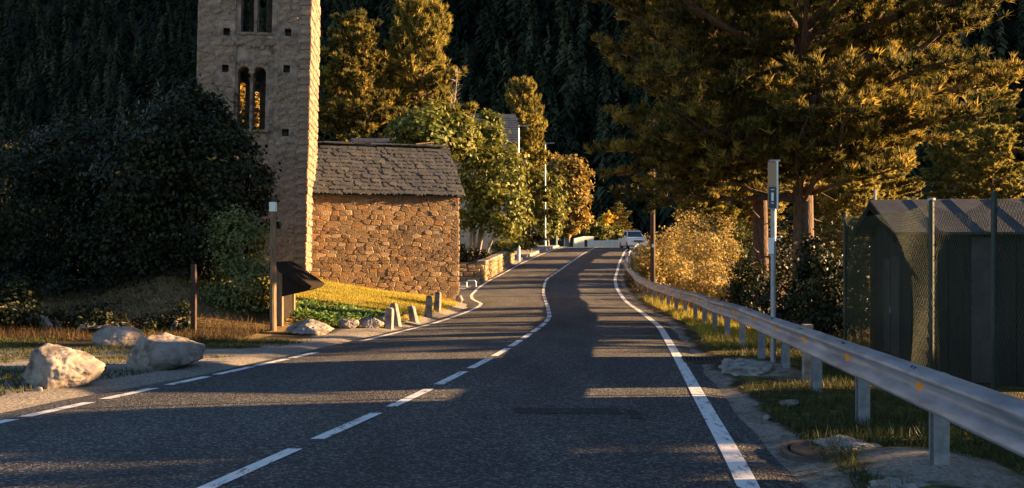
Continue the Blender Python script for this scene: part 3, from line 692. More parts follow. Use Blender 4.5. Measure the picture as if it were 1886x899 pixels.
while x < BW + .1:                                               # ridge slabs
    w = rr.uniform(.6, 1.2); w = min(w, BW + .2 - x); b = MB(); b.box(0, w - .01, -.22, .12, 0, .05); b.v = [(a + rr.normal() * .01, c + rr.normal() * .01, d + rr.normal() * .008) for a, c, d in b.v]
    q = b.build('ridge_slab', M['slate'], roof, bevel=.012); q.location = (x, BD/2, RZc + .075); q.rotation_euler = (.12 + rr.normal() * .04, 0, 0); x += w
b = MB(); b.box(0, .75, -.04, .04, 0, .035); q = b.build('loose_slab', M['wood'], roof); q.location = (BW - 1.15, BD/2 - .25, RZc + .10); q.rotation_euler = (0, -.14, .2)

# ------------------------------------------------------------------ hut behind the fence
hx, hy = 5.42, 12.5; hut = empty('garden_hut', (hx, hy, -.35), math.radians(-10)); tag(hut, 'small dark wooden hut with felt roof behind the green wire fence', 'hut')
HW, HD, HE, HR = 2.95, 2.65, 2.12, 2.56
b = MB(); b.prism([(0, 0), (HD, 0), (HD, HE), (HD/2, HR - .03), (0, HE)], 'x', .12, HW); b.build('wall', M['hutdark'], hut)
for i in range(6):
    b = MB(); b.box(.14 + i * .43, .14 + i * .43 + .415, -.022, -.002, .02, HE - .03); b.build('board', M['hutdark'], hut)
for i in range(6):
    y0 = .05 + i * .44; zt = HE + (HR - HE) * (1 - abs(y0 + .21 - HD/2) / (HD/2)) - .12
    b = MB(); b.box(.095, .118, y0, y0 + .42, .02, zt); b.build('board', M['hutdark'], hut)
b = MB(); b.box(.06, .094, .55, 1.05, .05, 1.75); q = b.build('door', M['hutgrey'], hut); MB().box(.03, .06, .98, 1.02, .9, 1.0).build('handle', M['greymetal'], q)
b = MB(); b.box(.06, .094, 1.12, 1.5, .3, 1.7); b.build('side_panel', M['hutgrey'], hut)
b = MB(); b.box(.85, 1.1, -.05, -.024, .05, HE - .1); b.build('batten', M['hutgrey'], hut)
def slab(m, name, y0, z0, y1, z1, th, x0, x1, parent):
    d = Vector((0, y1 - y0, z1 - z0)).normalized(); n = Vector((0, -d.z, d.y)); 
    if n.z < 0: n = -n
    P = [(x0, y0, z0), (x1, y0, z0), (x1, y1, z1), (x0, y1, z1)]; b = MB(); b.add(P + [tuple(Vector(p) + n * th) for p in P], [(0,3,2,1),(4,5,6,7),(0,1,5,4),(1,2,6,5),(2,3,7,6),(3,0,4,7)]); return b.build(name, m, parent)
sl_h = (HR - HE) / (HD/2)
slab(M['felt'], 'roof_slope', -.22, HE - .22 * sl_h + .012, HD/2, HR + .012, .035, -.18, HW + .15, hut); slab(M['felt'], 'roof_slope', HD + .22, HE - .22 * sl_h + .012, HD/2 + .002, HR + .012, .035, -.18, HW + .15, hut)
for i in range(5):
    slab(M['felt'], 'felt_lap', -.225, HE - .22 * sl_h + .05, HD/2 - .01, HR + .048, .008, .4 + i * .55, .46 + i * .55, hut)
for (ya, za, yb, zb) in [(-.22, HE - .22 * sl_h - .10, HD/2, HR - .10), (HD + .22, HE - .22 * sl_h - .10, HD/2 + .002, HR - .10)]:
    slab(M['darkwood'], 'bargeboard', ya, za, yb, zb, .10, -.185, -.15, hut)
b = MB(); b.tube([(-.05, 1.6, HR - .1), (-.05, 1.6, HR + .22)], .018, 8); b.build('vent_pipe', M['greymetal'], hut)

# unseen shed, added for its straight shadow edge beside the near road's sun strip
sh = empty('shadow_shed', (10.0, 8.8, -.5), math.radians(9)); tag(sh, 'unseen plain shed added beyond the dark hut to shade the road', 'shed')
b = MB(); b.prism([(0, 0), (2.5, 0), (2.5, 2.75), (1.25, 3.2), (0, 2.75)], 'x', 0, 3.2); b.build('wall', M['hutdark'], sh)
slab(M['felt'], 'roof_slope', -.12, 2.72, 1.25, 3.22, .04, -.15, 3.35, sh); slab(M['felt'], 'roof_slope', 2.53, 2.76, 1.252, 3.22, .04, -.15, 3.35, sh)
b = MB(); b.box(-.03, -.004, .8, 1.6, .1, 2.0); b.build('door', M['hutgrey'], sh)

# wire fence
fence = empty('wire_fence', (4.9, 9.3, -.1)); tag(fence, 'green chain-link fence on dark posts between guard rail and hut', 'fence')
fp = [(4.55, 5.2), (4.72, 7.2), (4.90, 9.2), (4.98, 10.75), (5.52, 15.0)]; FT = [2.13, 2.12, 2.10, 2.08, 2.08]
FO = Vector(fence.location)
for (x, y), tz in zip(fp, FT):
    zb = Hs(x, y) - .1; b = MB(); b.tube([(0, 0, zb), (0, 0, tz + (0 if y > 10 else .02)), (0, 0, tz + .02)], [.03, .03, .018], 10); q = b.build('post', M['greenpost'], fence); q.location = Vector((x, y, 0)) - Vector((FO.x, FO.y, FO.z))
    if y in (10.75,): MB().tube([(0, 0, tz + .02), (0, 0, tz + .045)], .042, 10).build('post_cap', M['greymetal'], q)
def net(p0, p1, z0a, z1a, z0b, z1b, sp, r, sag=.0, name='wire_mesh', m='wire'):
    p0 = Vector(p0); p1 = Vector(p1); Lw = (p1 - p0).length; V = []; Fq = []; hgt = max(z1a - z0a, z1b - z0b)
    nrm = Vector((-(p1 - p0).y, (p1 - p0).x)).normalized()
    def top(t): return z1a + (z1b - z1a) * t - sag * 4 * t * (1 - t)
    def bot(t): return z0a + (z0b - z0a) * t
    asp = 1.35                                                   # diamonds taller than wide
    run = hgt * asp * .62
    for sgn in (1, -1):
        s = -run
        while s < Lw + run:
            pts = []; K = 14
            for i in range(K + 1):
                q = i / K; ss = s + sgn * run * q
                if 0 <= ss <= Lw:
                    t = ss / Lw; zz = bot(t) + (top(t) - bot(t)) * q; c = p0 + (p1 - p0) * t; w = .02 * math.sin(ss * 3 + zz * 4) + .004 * sgn
                    pts.append(Vector((c.x + nrm.x * w, c.y + nrm.y * w, zz)) - FO)
            for i in range(len(pts) - 1):
                a, c = pts[i], pts[i+1]; bidx = len(V); d = (c - a).normalized(); s1 = Vector((nrm.x, nrm.y, 0)) * r; s2 = d.cross(s1).normalized() * r
                for p in (a, c): V += [p + s2, p - s2 * .5 + s1, p - s2 * .5 - s1]
                Fq += [(bidx + k, bidx + (k+1) % 3, bidx + 3 + (k+1) % 3, bidx + 3 + k) for k in range(3)]
            s += sp
    o = np_obj(name, V, Fq, M[m], fence); tag(o, kind='stuff')
for i in range(len(fp) - 1):
    a, c = fp[i], fp[i+1]; net(a, c, Hs(*a) + .02, FT[i] - .02, Hs(*c) + .02, FT[i+1] - .02, 0.062, .0024, sag=.14 if i < 3 else .06)
net(fp[4], (5.95, 14.9), Hs(*fp[4]), 2.03, Hs(5.95, 14.9), 2.0, .024, .0062, name='shade_netting', m='netting')

# ------------------------------------------------------------------ posts and signs
def pole_thing(name, px, Y, label, cat): return tag(empty(name, (X_at(px, Y), Y, Hs(X_at(px, Y), Y))), label, cat)
# bus stop sign
p = pole_thing('roadside_sign', 1421.5, 12.6, 'grey roadside pole carrying a tall narrow tan and dark panel', 'sign')
gzp = p.location.z; h = lambda py: Z_at(py, 12.6) - gzp
b = MB(); b.tube([(.02, 0, -.3), (.02, 0, h(302))], .038, 12); b.build('pole', M['greymetal'], p)
w = 7.5 * 12.6 / F
b = MB(); b.box(-w - .01, w - .01, -.06, -.042, h(386), h(300)); pn = b.build('panel', M['panelbrown'], p)
MB().box(-w - .006, w - .014, -.066, -.061, h(384), h(345)).build('dark_field', M['paneldark'], pn)
MB().box(w - .008, w + .012, -.075, -.03, h(388), h(298)).build('edge_strip', M['white'], pn)
b = MB()
for (x0, x1, y0, y1) in [(-.030, .014, 351, 349.5), (-.026, .006, 371, 356), (-.026, .006, 376, 374)]:
    b.box(x0, x1, -.0685, -.0665, h(max(y0, y1)), h(min(y0, y1)))
b.build('print', M['white'], pn)
b = MB(); b.box(-.055, .012, -.062, -.042, h(468), h(439)); tp = b.build('timetable', M['white'], p); MB().box(.0, .10, -.05, -.043, h(442), h(440)).build('bracket', M['white'], tp)
MB().box(-.035, .11, -.03, .03, h(298), h(295)).build('cap', M['greymetal'], p)
# marker post behind the rail
p = pole_thing('marker_post', 1487, 11.2, 'grey square marker post standing just behind the guard rail', 'post'); gzp = p.location.z
b = MB(); b.box(-.055, .055, -.05, .05, -.2, Z_at(599, 11.2) - gzp); b.build('shaft', M['concrete'], p, bevel=.008); MB().box(-.058, .058, -.053, .053, Z_at(604, 11.2) - gzp, Z_at(598, 11.2) - gzp).build('cap', M['rock'], p)
# brown iron pole at left
p = pole_thing('iron_pole', 357, 18.6, 'slim rusty iron pole standing before the dry grass mound', 'pole'); gzp = p.location.z
b = MB(); b.box(-.045, .02, -.05, .05, -.3, Z_at(487, 18.6) - gzp); b.build('plate', M['rust'], p); b = MB(); b.box(.021, .045, -.05, .05, -.3, Z_at(487, 18.6) - gzp); b.build('flange', M['rust'], p)
# hiking signpost and information panel
p = pole_thing('trail_post', 503, 19.5, 'slender wooden trail post with pale green cap beside the chapel lawn', 'sign post'); gzp = p.location.z; h = lambda py: Z_at(py, 19.5) - gzp
b = MB(); b.tube([(0, 0, -.3), (0, 0, h(390))], [.075, .062], 12); b.build('shaft', M['wood'], p)
b = MB(); b.box(-.065, .065, -.075, .075, h(390), h(373)); b.build('cap', M['palegreen'], p); MB().box(-.015, .085, -.06, .06, h(373) + .002, h(364)).build('marker', M['black'], p)
p = pole_thing('information_board', 516, 20.2, 'wooden information board with steep dark lean-to roof seen end-on', 'information board'); gzp = p.location.z; h = lambda py: Z_at(py, 20.2) - gzp
for dy in (0, 1.1): b = MB(); b.box(-.08, .06, dy - .07, dy + .07, -.3, h(500)); b.build('post', M['wood'], p)
b = MB(); b.box(-.03, .03, .08, 1.02, h(590), h(530)); b.build('panel', M['darkwood'], p)
s_ = 20.2 / F
def ro(px, py): return ((px - 516) * s_, h(py))
b = MB(); b.prism([ro(510, 483), ro(522, 488), ro(577, 527), ro(573, 533), ro(515, 500)], 'y', -.15, 1.25); b.build('roof', M['darkwood'], p)
b = MB(); b.prism([ro(516, 501), ro(572, 534), ro(550, 540), ro(528, 545), ro(516, 548)], 'y', -.05, .05); b.build('bracket', M['darkwood'], p)
b = MB(); b.prism([ro(516, 501), ro(572, 534), ro(550, 540), ro(528, 545), ro(516, 548)], 'y', 1.05, 1.15); b.build('bracket', M['darkwood'], p)
# white hoop
p = pole_thing('hoop_barrier', 868, 43.0, 'small white metal hoop before the dark low wall', 'barrier'); b = MB()
b.tube([(-.22, 0, -.1), (-.22, 0, .26), (-.17, 0, .32), (.17, 0, .32), (.22, 0, .26), (.22, 0, -.1)], .03, 8); b.build('tube', M['white'], p)
# wooden utility pole
p = pole_thing('utility_pole', 1202, 38.0, 'tall brown wooden utility pole behind the guard rail bend', 'utility pole'); gzp = p.location.z; h = lambda py: Z_at(py, 38.0) - gzp
b = MB(); b.tube([(0, 0, -.5), (0, 0, h(450)), (0, 0, h(215))], [.115, .105, .09], 12); b.build('shaft', M['polewood'], p, smooth=True)
b = MB(); b.box(-.05, .05, -.135, -.12, h(456), h(450)); b.build('number_plate', M['white'], p)
for py in (222, 232): b = MB(); b.tube([(-.3, 0, h(py)), (.3, 0, h(py))], .03, 6); b.build('crossbar', M['galv_post'], p)
# street lamps
def lamp(px, Y, pyt, arm, label, extra=None):
    p = pole_thing('street_lamp', px, Y, label, 'street lamp'); p['group'] = 'street lamps along the left pavement'; g0 = p.location.z; h = Z_at(pyt, Y) - g0
    b = MB(); b.tube([(0, 0, -.3), (0, 0, 1.0), (0, 0, 1.02), (0, 0, h)], [.11, .11, .075, .055], 10); b.build('pole', M['lamp'], p)
    b = MB(); b.tube([(-.1, 0, h - .03), (arm * .55, 0, h - .02)], .035, 8); b.build('arm', M['lamp'], p)
    b = MB(); b.add([(arm*.45, -.14, h - .05), (arm, -.10, h - .04), (arm, .10, h - .04), (arm*.45, .14, h - .05), (arm*.45, -.12, h + .03), (arm, -.08, h + .02), (arm, .08, h + .02), (arm*.45, .12, h + .03)], [(0,3,2,1),(4,5,6,7),(0,1,5,4),(1,2,6,5),(2,3,7,6),(3,0,4,7)]); b.build('lamp_head', M['lamp'], p)
    if extra: b = MB(); hh = Z_at(extra, Y) - g0; b.tube([(0, 0, hh), (.5, 0, hh + .03)], .03, 6); b.box(.3, .62, -.08, .08, hh - .02, hh + .05); b.build('lower_arm', M['lamp'], p)
    return p
lamp(955, 62.5, 232, .75, 'nearest tall street lamp, in front of the slate-roofed house', 298)
lamp(1004, 88, 264, .9, 'tall street lamp at the road crest, second from the house')
lamp(1040, 124, 317, .95, 'farthest street lamp with an arm, before the round sunlit tree')
for (px, Y, pt, lb) in [(1025, 94, 385, 'short plain pole between the two farther street lamps'), (1069, 132, 391, 'distant plain pole beside the cream wall')]:
    p = pole_thing('plain_pole', px, Y, lb, 'pole'); b = MB(); b.tube([(0, 0, -.3), (0, 0, Z_at(pt, Y) - p.location.z)], .08, 8); b.build('shaft', M['lamp'], p); MB().tube([(0, 0, Z_at(pt, Y) - p.location.z), (0, 0, Z_at(pt, Y) - p.location.z + .05)], .10, 8).build('cap', M['lamp'], p)

# ------------------------------------------------------------------ low walls, kerb, houses, far wall
lw = empty('low_stone_wall', (-1.5, 46, float(zr(46)))); tag(lw, 'low dry stone garden wall bordering the road beyond the chapel', 'wall')
LO = Vector(lw.location); rr = np.random.default_rng(9)
def low_wall(a, c, ha, hc, th, cope):
    a = Vector(a); c = Vector(c); Lw = (c - a).length; rz = math.atan2((c - a).y, (c - a).x); za = Hs(a.x, a.y) - .3; zc = Hs(c.x, c.y) - .3; d = (c - a).normalized(); n = Vector((-d.y, d.x))
    P = []
    for (q, z0, z1) in ((a, za, ha), (c, zc, hc)):
        for s in (0, 1): P += [(q.x + n.x * th * s - LO.x, q.y + n.y * th * s - LO.y, zz - LO.z) for zz in (z0, z1)]
    b = MB(); b.add(P, [(0,1,3,2),(4,6,7,5),(0,4,5,1),(2,3,7,6),(1,5,7,3),(0,2,6,4)]); b.build('core', M['mortar'], lw)
    for (cx, cz, w, h) in courses(0, Lw, 0, 1.0, (.2, .3), (.3, .6), rr):
        t = cx / Lw; zb = za + .3 + (zc - za) * t - .05; zt = ha + (hc - ha) * t; V, Fs = stone_mesh(w, h * (zt - zb), .06, rr)
        p = a + d * cx; put_piece('stone', V, Fs, M['stone'], lw, (p.x - LO.x, p.y - LO.y, zb + cz * (zt - zb) - LO.z), (0, -math.atan2(hc - ha, Lw), rz))
    k = int(Lw / .8) + 1
    for i in range(k):
        t = (i + .5) / k; p = a + d * Lw * t + n * th / 2; b = MB(); b.box(-Lw / k / 2 + .01, Lw / k / 2 - .01, -th/2 - .05, th/2 + .05, .003, .07); q = b.build('coping_stone', M['rock'] if cope else M['slate'], lw, bevel=.015); q.location = (p.x - LO.x, p.y - LO.y, ha + (hc - ha) * t - LO.z); q.rotation_euler = (0, -math.atan2(hc - ha, Lw), rz)
low_wall((X_at(838, 45.8), 45.8), (X_at(891, 46.2), 46.2), Z_at(487, 46), Z_at(488, 46), .45, False)
low_wall((X_at(893, 46.7), 46.7), (X_at(946, 61), 61), Z_at(484, 46.5), Z_at(461, 61), .4, True)
kb = empty('pavement_kerb', (2.2, 70, float(zr(70)))); tag(kb, 'raised pale pavement edge of kerb stones below the street lamps', 'kerb')
for i in range(14):
    y0 = 63.5 + i * 2.0; x0, x1 = float(ledge(y0)) - .1, float(ledge(y0 + 1.96)) - .1
    b = MB(); z0, z1 = float(zr(y0)) - .1, float(zr(y0 + 2)) - .1; P = [(x0 - 1.8, y0, z0), (x0, y0, z0), (x1, y0 + 1.96, z1), (x1 - 1.8, y0 + 1.96, z1)]; P = [(x - 2.2, y - 70, z - float(zr(70))) for x, y, z in P]
    b.add(P + [(x, y, z + .27) for x, y, z in P], [(0,3,2,1),(4,5,6,7),(0,1,5,4),(1,2,6,5),(2,3,7,6),(3,0,4,7)]); b.build('kerb_stone', M['concrete'], kb, bevel=.02)

def house(name, loc, rz, W, D, EH, RH, label, over=.4):
    hs = empty(name, loc, rz); tag(hs, label, 'house')
    b = MB(); b.prism([(0, -2), (D, -2), (D, EH), (D/2, RH - .1), (0, EH)], 'x', 0, W); b.build('wall', M['housewall'], hs)
    s = (RH - EH) / (D/2); rf = None
    for (ya, yb) in ((-over, D/2), (D + over, D/2 + .002)):
        rf = slab(M['houseslate'], 'roof', ya, EH - over * s, yb, RH, .10, -over, W + over, hs)
        if ya < 0:
            d = math.atan2(RH - EH, D/2); SLh = math.hypot(D/2 + over, (D/2 + over) * s); n = int(SLh / .38)
            for r_ in range(n):
                k = int((W + 2 * over) / .62)
                for c in range(k):
                    x0 = -over + (W + 2 * over) * c / k; V = [(0, 0, 0), (.6, 0, 0), (.6, .5, 0), (0, .5, 0), (0, 0, .025), (.6, 0, .025), (.6, .5, .02), (0, .5, .02)]
                    if c == 0 and r_ == 0:
                        sme = bpy.data.meshes.new('slate'); sme.from_pydata(V, [], [(0,3,2,1),(4,5,6,7),(0,1,5,4),(1,2,6,5),(2,3,7,6),(3,0,4,7)]); sme.materials.append(M['houseslate'])
                    o = link(bpy.data.objects.new('slate', sme), rf); t = r_ * .38 / SLh; yy = ya + (yb - ya) * t; zz = EH - over * s + (RH - EH + over * s) * t; o.location = (x0 + (.15 if r_ % 2 else 0), yy - .115 * math.sin(d), zz + .115 * math.cos(d)); o.rotation_euler = (d - .05, 0, 0)
    for (ya, yb) in ((-over, D/2), (D + over, D/2 + .002)): slab(M['housewood'], 'bargeboard', ya, EH - over * s - .22, yb, RH - .22, .21, W + over - .06, W + over - .005, hs)
    for wz in (1.2, EH - 1.7):
        for wy in (D * .25, D * .68):
            b = MB(); b.box(W + .005, W + .06, wy - .5, wy + .5, wz, wz + 1.2); q = b.build('window', M['housewood'], hs); MB().box(W + .061, W + .07, wy - .42, wy + .42, wz + .08, wz + 1.12).build('pane', M['glass'], q)
    return hs
house('slate_house', (X_at(955, 68) - 5.2, 68, 2.0), math.radians(5), 4.9, 6.5, Z_at(258, 68) - 2.0, Z_at(209, 70.5) - 2.0, 'house with steep blue slate roof among the trees behind the street lamp')
house('slate_cottage', (X_at(742, 52) - 3.0, 52, 1.5), math.radians(2), 2.8, 4.0, Z_at(285, 52) - 1.5, Z_at(258, 54) - 1.5, 'small slate-roofed cottage just showing above the chapel ridge', over=.25)

fw = empty('cream_wall', (10, 108, float(zr(108))), .45); tag(fw, 'pale cream boundary wall and slat fence at the crest of the road', 'wall')
def fz(py, Y=108): return Z_at(py, Y) - fw.location.z
b = MB(); b.prism([(X_at(1052, 108) - 10, -1), (X_at(1093, 108) - 10, -1), (X_at(1093, 108) - 10, fz(436)), (X_at(1072, 108) - 10, fz(436)), (X_at(1052, 108) - 10, fz(440))], 'y', 0, .3); b.build('wall_panel', M['cream'], fw)
MB().box(X_at(1093, 108) - 9.99, X_at(1122, 108) - 10, .02, .28, -1, fz(443.5)).build('wall_panel', M['cream'], fw)
for i in range(14):
    x0 = X_at(1122 + i * 2.6, 108) - 10; MB().box(x0, x0 + .14, .05, .12, -1, fz(442 + .05 * i)).build('slat', M['cream'], fw)
MB().box(X_at(1122, 108) - 10, X_at(1158, 108) - 10, .125, .16, fz(452), fz(450)).build('fence_rail', M['cream'], fw)
p = pole_thing('bin_post', 1079, 104, 'small dark litter post standing before the cream wall', 'post'); MB().box(-.15, .15, -.15, .15, -.2, .85).build('body', M['rust'], p); MB().box(-.18, .18, -.18, .18, .852, .92).build('lid', M['black'], p)

# ------------------------------------------------------------------ white pickup at the crest
car = empty('parked_pickup', (X_at(1175.5, 83), 83, Hs(X_at(1175.5, 83), 83) + .02), math.radians(4)); tag(car, 'white pickup truck facing the camera, parked at the road crest', 'pickup truck')
def loft(secs):
    """secs: list of (y, [(halfwidth, z)...]) mirrored"""
    V = []; Fs = []; n = len(secs[0][1]) * 2
    for y, pr in secs:
        V += [(w, y, z) for w, z in pr] + [(-w, y, z) for w, z in reversed(pr)]
    for i in range(len(secs) - 1):
        for k in range(n): Fs.append((i*n+k, i*n+(k+1) % n, (i+1)*n+(k+1) % n, (i+1)*n+k))
    Fs.append(tuple(range(n))); Fs.append(tuple((len(secs)-1)*n + k for k in reversed(range(n)))); return V, Fs
b = MB(); b.add(*loft([(0, [(.70,.42),(.80,.50),(.82,.72),(.74,.92)]), (.12, [(.84,.36),(.89,.5),(.90,.78),(.80,1.0)]), (.9, [(.86,.34),(.91,.5),(.91,.86),(.83,1.06)]), (1.35, [(.86,.34),(.91,.5),(.91,.92),(.86,1.08)]), (3.4, [(.86,.34),(.91,.5),(.91,.92),(.88,1.08)]), (4.95, [(.84,.40),(.90,.5),(.90,.92),(.88,1.08)]), (5.05, [(.80,.5),(.86,.55),(.86,.9),(.84,1.04)])])); b.build('body', M['carwhite'], car, bevel=.015)
b = MB(); b.add(*loft([(1.2, [(.80,1.075),(.79,1.085)]), (1.95, [(.78,1.082),(.62,1.70)]), (2.2, [(.78,1.082),(.63,1.77)]), (3.1, [(.78,1.082),(.63,1.77)]), (3.4, [(.78,1.082),(.66,1.62)])])); b.build('cabin', M['carwhite'], car)
b = MB(); b.add([(-.72,1.30,1.16),(.72,1.30,1.16),(.60,1.88,1.66),(-.60,1.88,1.66),(-.72,1.285,1.17),(.72,1.285,1.17),(.60,1.865,1.67),(-.60,1.865,1.67)], [(0,3,2,1),(4,5,6,7),(0,1,5,4),(1,2,6,5),(2,3,7,6),(3,0,4,7)]); b.build('windscreen', M['glass'], car)
for sx in (-1, 1):
    b = MB(); b.add([(sx*.795,1.6,1.14),(sx*.795,3.2,1.14),(sx*.665,3.1,1.66),(sx*.665,2.1,1.66)], [(0,1,2,3)]); b.build('side_window', M['glass'], car)
    b = MB(); b.add([(sx*.50,-.02,.72),(sx*.80,.0,.74),(sx*.82,.06,.90),(sx*.52,.03,.86),(sx*.50,.14,.72),(sx*.80,.16,.74),(sx*.82,.2,.90),(sx*.52,.17,.86)], [(0,1,2,3),(4,7,6,5),(0,4,5,1),(1,5,6,2),(2,6,7,3),(3,7,4,0)]); b.build('headlight', M['headlight'], car)
    b = MB(); b.box(sx*.93 - .08, sx*.93 + .10, 1.45, 1.58, 1.08, 1.28); b.build('mirror', M['carwhite'], car, bevel=.02)
    b = MB(); b.box(sx*.52 - .08, sx*.52 + .08, -.035, .02, .46, .56); b.build('fog_light', M['headlight'], car)
    b = MB(); b.box(sx*.55 - .02, sx*.55 + .02, 2.2, 3.1, 1.79, 1.83); b.build('roof_rail', M['greymetal'], car)
    for yy in (.95, 4.0):
        w = MB(); w.tube([(sx*.66, yy, .38), (sx*.70, yy, .38), (sx*.88, yy, .38), (sx*.92, yy, .38)], [.34, .38, .38, .34], 20); q = w.build('wheel', M['tyre'], car); MB().tube([(sx*.921, yy, .38), (sx*.935, yy, .38)], .22, 14).build('rim', M['greymetal'], q)
b = MB(); b.box(-.42, .42, -.03, .05, .66, .86); gr = b.build('grille', M['black'], car)
for k in range(2): MB().box(-.42, .42, -.045, -.031, .71 + k * .08, .735 + k * .08).build('bar', M['greymetal'], gr)
b = MB(); b.box(-.80, .80, -.06, .1, .38, .60); b.build('bumper', M['carwhite'], car, bevel=.03); MB().box(-.26, .26, -.072, -.061, .47, .57).build('number_plate', M['white'], car)

# ------------------------------------------------------------------ vegetation
def unit(v): return v / np.maximum(np.linalg.norm(v, axis=-1, keepdims=True), 1e-9)
def needles(P, D, n, L, W, spread, r):
    N = len(P); P = np.repeat(P, n, 0); D = unit(np.repeat(D, n, 0) + r.normal(size=(N*n, 3)) * spread)
    S = unit(np.cross(D, r.normal(size=(N*n, 3)))) * (W * r.uniform(.7, 1.3, (N*n, 1))); L_ = L * r.uniform(.65, 1.2, (N*n, 1))
    V = np.stack([P - S * .5, P + S * .5, P + D * L_], 1).reshape(-1, 3); return V, np.arange(len(V)).reshape(-1, 3)
def leaves(P, Nn, size, r, asp=.6):
    N = len(P); Nn = unit(Nn + r.normal(size=(N, 3)) * .55); A = unit(np.cross(Nn, r.normal(size=(N, 3)))); B = np.cross(Nn, A); s = size * r.uniform(.6, 1.35, (N, 1))
    V = np.stack([P - A * s * .5, P + B * s * .5 * asp, P + A * s * .55, P - B * s * .5 * asp], 1).reshape(-1, 3); return V, np.arange(len(V)).reshape(-1, 4)

def make_pine(seed, h, crown0, rmax, nb, tuft_n, nl=.20, nw=.030, per=10, shape='scots', trunk_r=.3, low=None, droop=0.0, dens=1.0):
    r = np.random.default_rng(seed); tb = MB(); TP = []; TDr = []; TR = []
    ntr = 9; lean = r.normal(size=2) * .015 * h
    tpts = [Vector((lean[0] * (i/ntr)**1.5 + math.sin(i*.9+seed)*.04*h/15, lean[1] * (i/ntr)**1.5, -0.6 + (h + .4) * i / ntr)) for i in range(ntr + 1)]
    tb.tube(tpts, [trunk_r * (1.25 if i == 0 else 1) * (1 - .88 * i / ntr) for i in range(ntr + 1)], 9)
    def trunk_at(z): return Vector((np.interp(z, [p.z for p in tpts], [p.x for p in tpts]), np.interp(z, [p.z for p in tpts], [p.y for p in tpts]), z))
    nlow = low[1] if low else 0
    for k in range(nb + nlow):
        isl = k >= nb
        u = (k % nb + r.uniform(0, 1)) / nb; z = crown0 + (h - crown0) * u ** .95
        if shape == 'column': L = rmax * max(.16, math.sin(math.pi * (.16 + .80 * u))) ** .62 * r.uniform(.6, 1.15)
        elif shape == 'scots': L = rmax * (.55 + .45 * math.sin(math.pi * min(1, u * .9 + .18))) * (1 - .75 * max(0, u - .55) / .45) * r.uniform(.65, 1.12)
        else: L = rmax * (1 - u) ** .85 * r.uniform(.8, 1.1) + .2
        az = k * 2.39996 + r.uniform(-.3, .3); el = (.10 + .5 * u + r.normal() * .1) if shape != 'spruce' else (-.22 + .5 * u + r.normal() * .08)
        if isl: az = (low[0] + r.uniform(-1.1, 1.1)) if k % 2 == 0 or len(low) < 5 else low[4] + r.uniform(-.9, .9); z = r.uniform(low[2], low[3]); L = rmax * r.uniform(.5, .85); el = r.uniform(-.02, .14)
        d = Vector((math.cos(az) * math.cos(el), math.sin(az) * math.cos(el), math.sin(el))); p0 = trunk_at(min(z, h - .2)); pts = [p0]; m = 6; cur = d.copy()
        for i in range(m):
            cur = (cur + Vector((r.normal() * .13, r.normal() * .13, r.normal() * .09 + (.03 if shape != 'spruce' else .05) - droop))).normalized(); pts.append(pts[-1] + cur * L / m)
        br = .018 * L + .012; tb.tube(pts, [br * (1 - .85 * i / m) for i in range(m + 1)], 5, cap=False)
        nsb = max(4, int(L * 3.0)); 
        for s in range(nsb):
            t = .22 + .78 * (s + r.random()) / nsb; i = min(int(t * m), m - 1); q = pts[i].lerp(pts[i+1], t * m - i); side = 1 if s % 2 else -1
            bd = (pts[i+1] - pts[i]).normalized(); sd = Vector((-bd.y, bd.x, 0)) * side; sdir = (bd * r.uniform(.4, .9) + sd * r.uniform(.6, 1.1) + Vector((0, 0, r.normal() * .18 + (.18 if shape != 'spruce' else .0)))).normalized()
            Ls = min(1.3, .42 * L * (1.15 - t)) * r.uniform(.6, 1.2) + .2; e = q + sdir * Ls
            if r.random() < .6: tb.tube([q, q.lerp(e, .6), e], [.012, .009, .004], 3, cap=False)
            nt = max(2, int(Ls * tuft_n * dens)); rb = r.random()
            for _ in range(nt):
                f = r.uniform(.2, 1.05); pp = q.lerp(e, f); TP.append((pp.x + r.normal() * .07, pp.y + r.normal() * .07, pp.z + r.normal() * .05)); dd = sdir * .5 + Vector((0, 0, .65)); TDr.append(tuple(dd)); TR.append(np.clip(.5 * rb + .25 + r.normal() * .2, 0, 1))
    for k in range(12 if low else 0):                               # dead bare stubs low on the trunk
        z = r.uniform(1.6, 6.5); az = r.uniform(0, 6.28); p0 = trunk_at(z); d = Vector((math.cos(az), math.sin(az), r.uniform(-.3, .3))); L = r.uniform(.5, 1.6)
        tb.tube([p0, p0 + d * L * .5 + Vector((0, 0, .05)), p0 + d * L + Vector((0, 0, r.normal() * .12))], [.035, .022, .008], 4, cap=False)
    TP = np.array(TP); TDr = unit(np.array(TDr)); V, Fa = needles(TP, TDr, per, nl, nw, .55, r); rnd = np.clip(np.repeat(np.array(TR), per) + r.normal(size=len(Fa)) * .1, 0, 1)
    tme = bpy.data.meshes.new('trunk'); tme.from_pydata(tb.v, [], tb.f); tme.polygons.foreach_set('use_smooth', np.ones(len(tme.polygons), dtype=bool))
    cme = np_mesh('crown', V, Fa, rnd); return tme, cme
def plant_tree(name, meshes, x, y, rz, sc, label, cat='tree', group=None, mats=None, z=None):
    o = empty(name, (x, y, (Hs(x, y) if z is None else z)), rz); o.scale = (sc, sc, sc) if not hasattr(sc, '__len__') else sc; tag(o, label, cat, group)
    for nm, me in zip(('trunk', 'crown'), meshes):
        if not me.materials: me.materials.append(M[mats[0] if nm == 'trunk' else mats[1]])
        link(bpy.data.objects.new(nm, me), o)
    return o
PA = make_pine(101, 15.5, 4.7, 6.9, 112, 20, nl=.215, nw=.034, per=14, trunk_r=.34, low=(math.pi - .4, 22, 3.9, 5.6, -math.pi / 2 - .4))
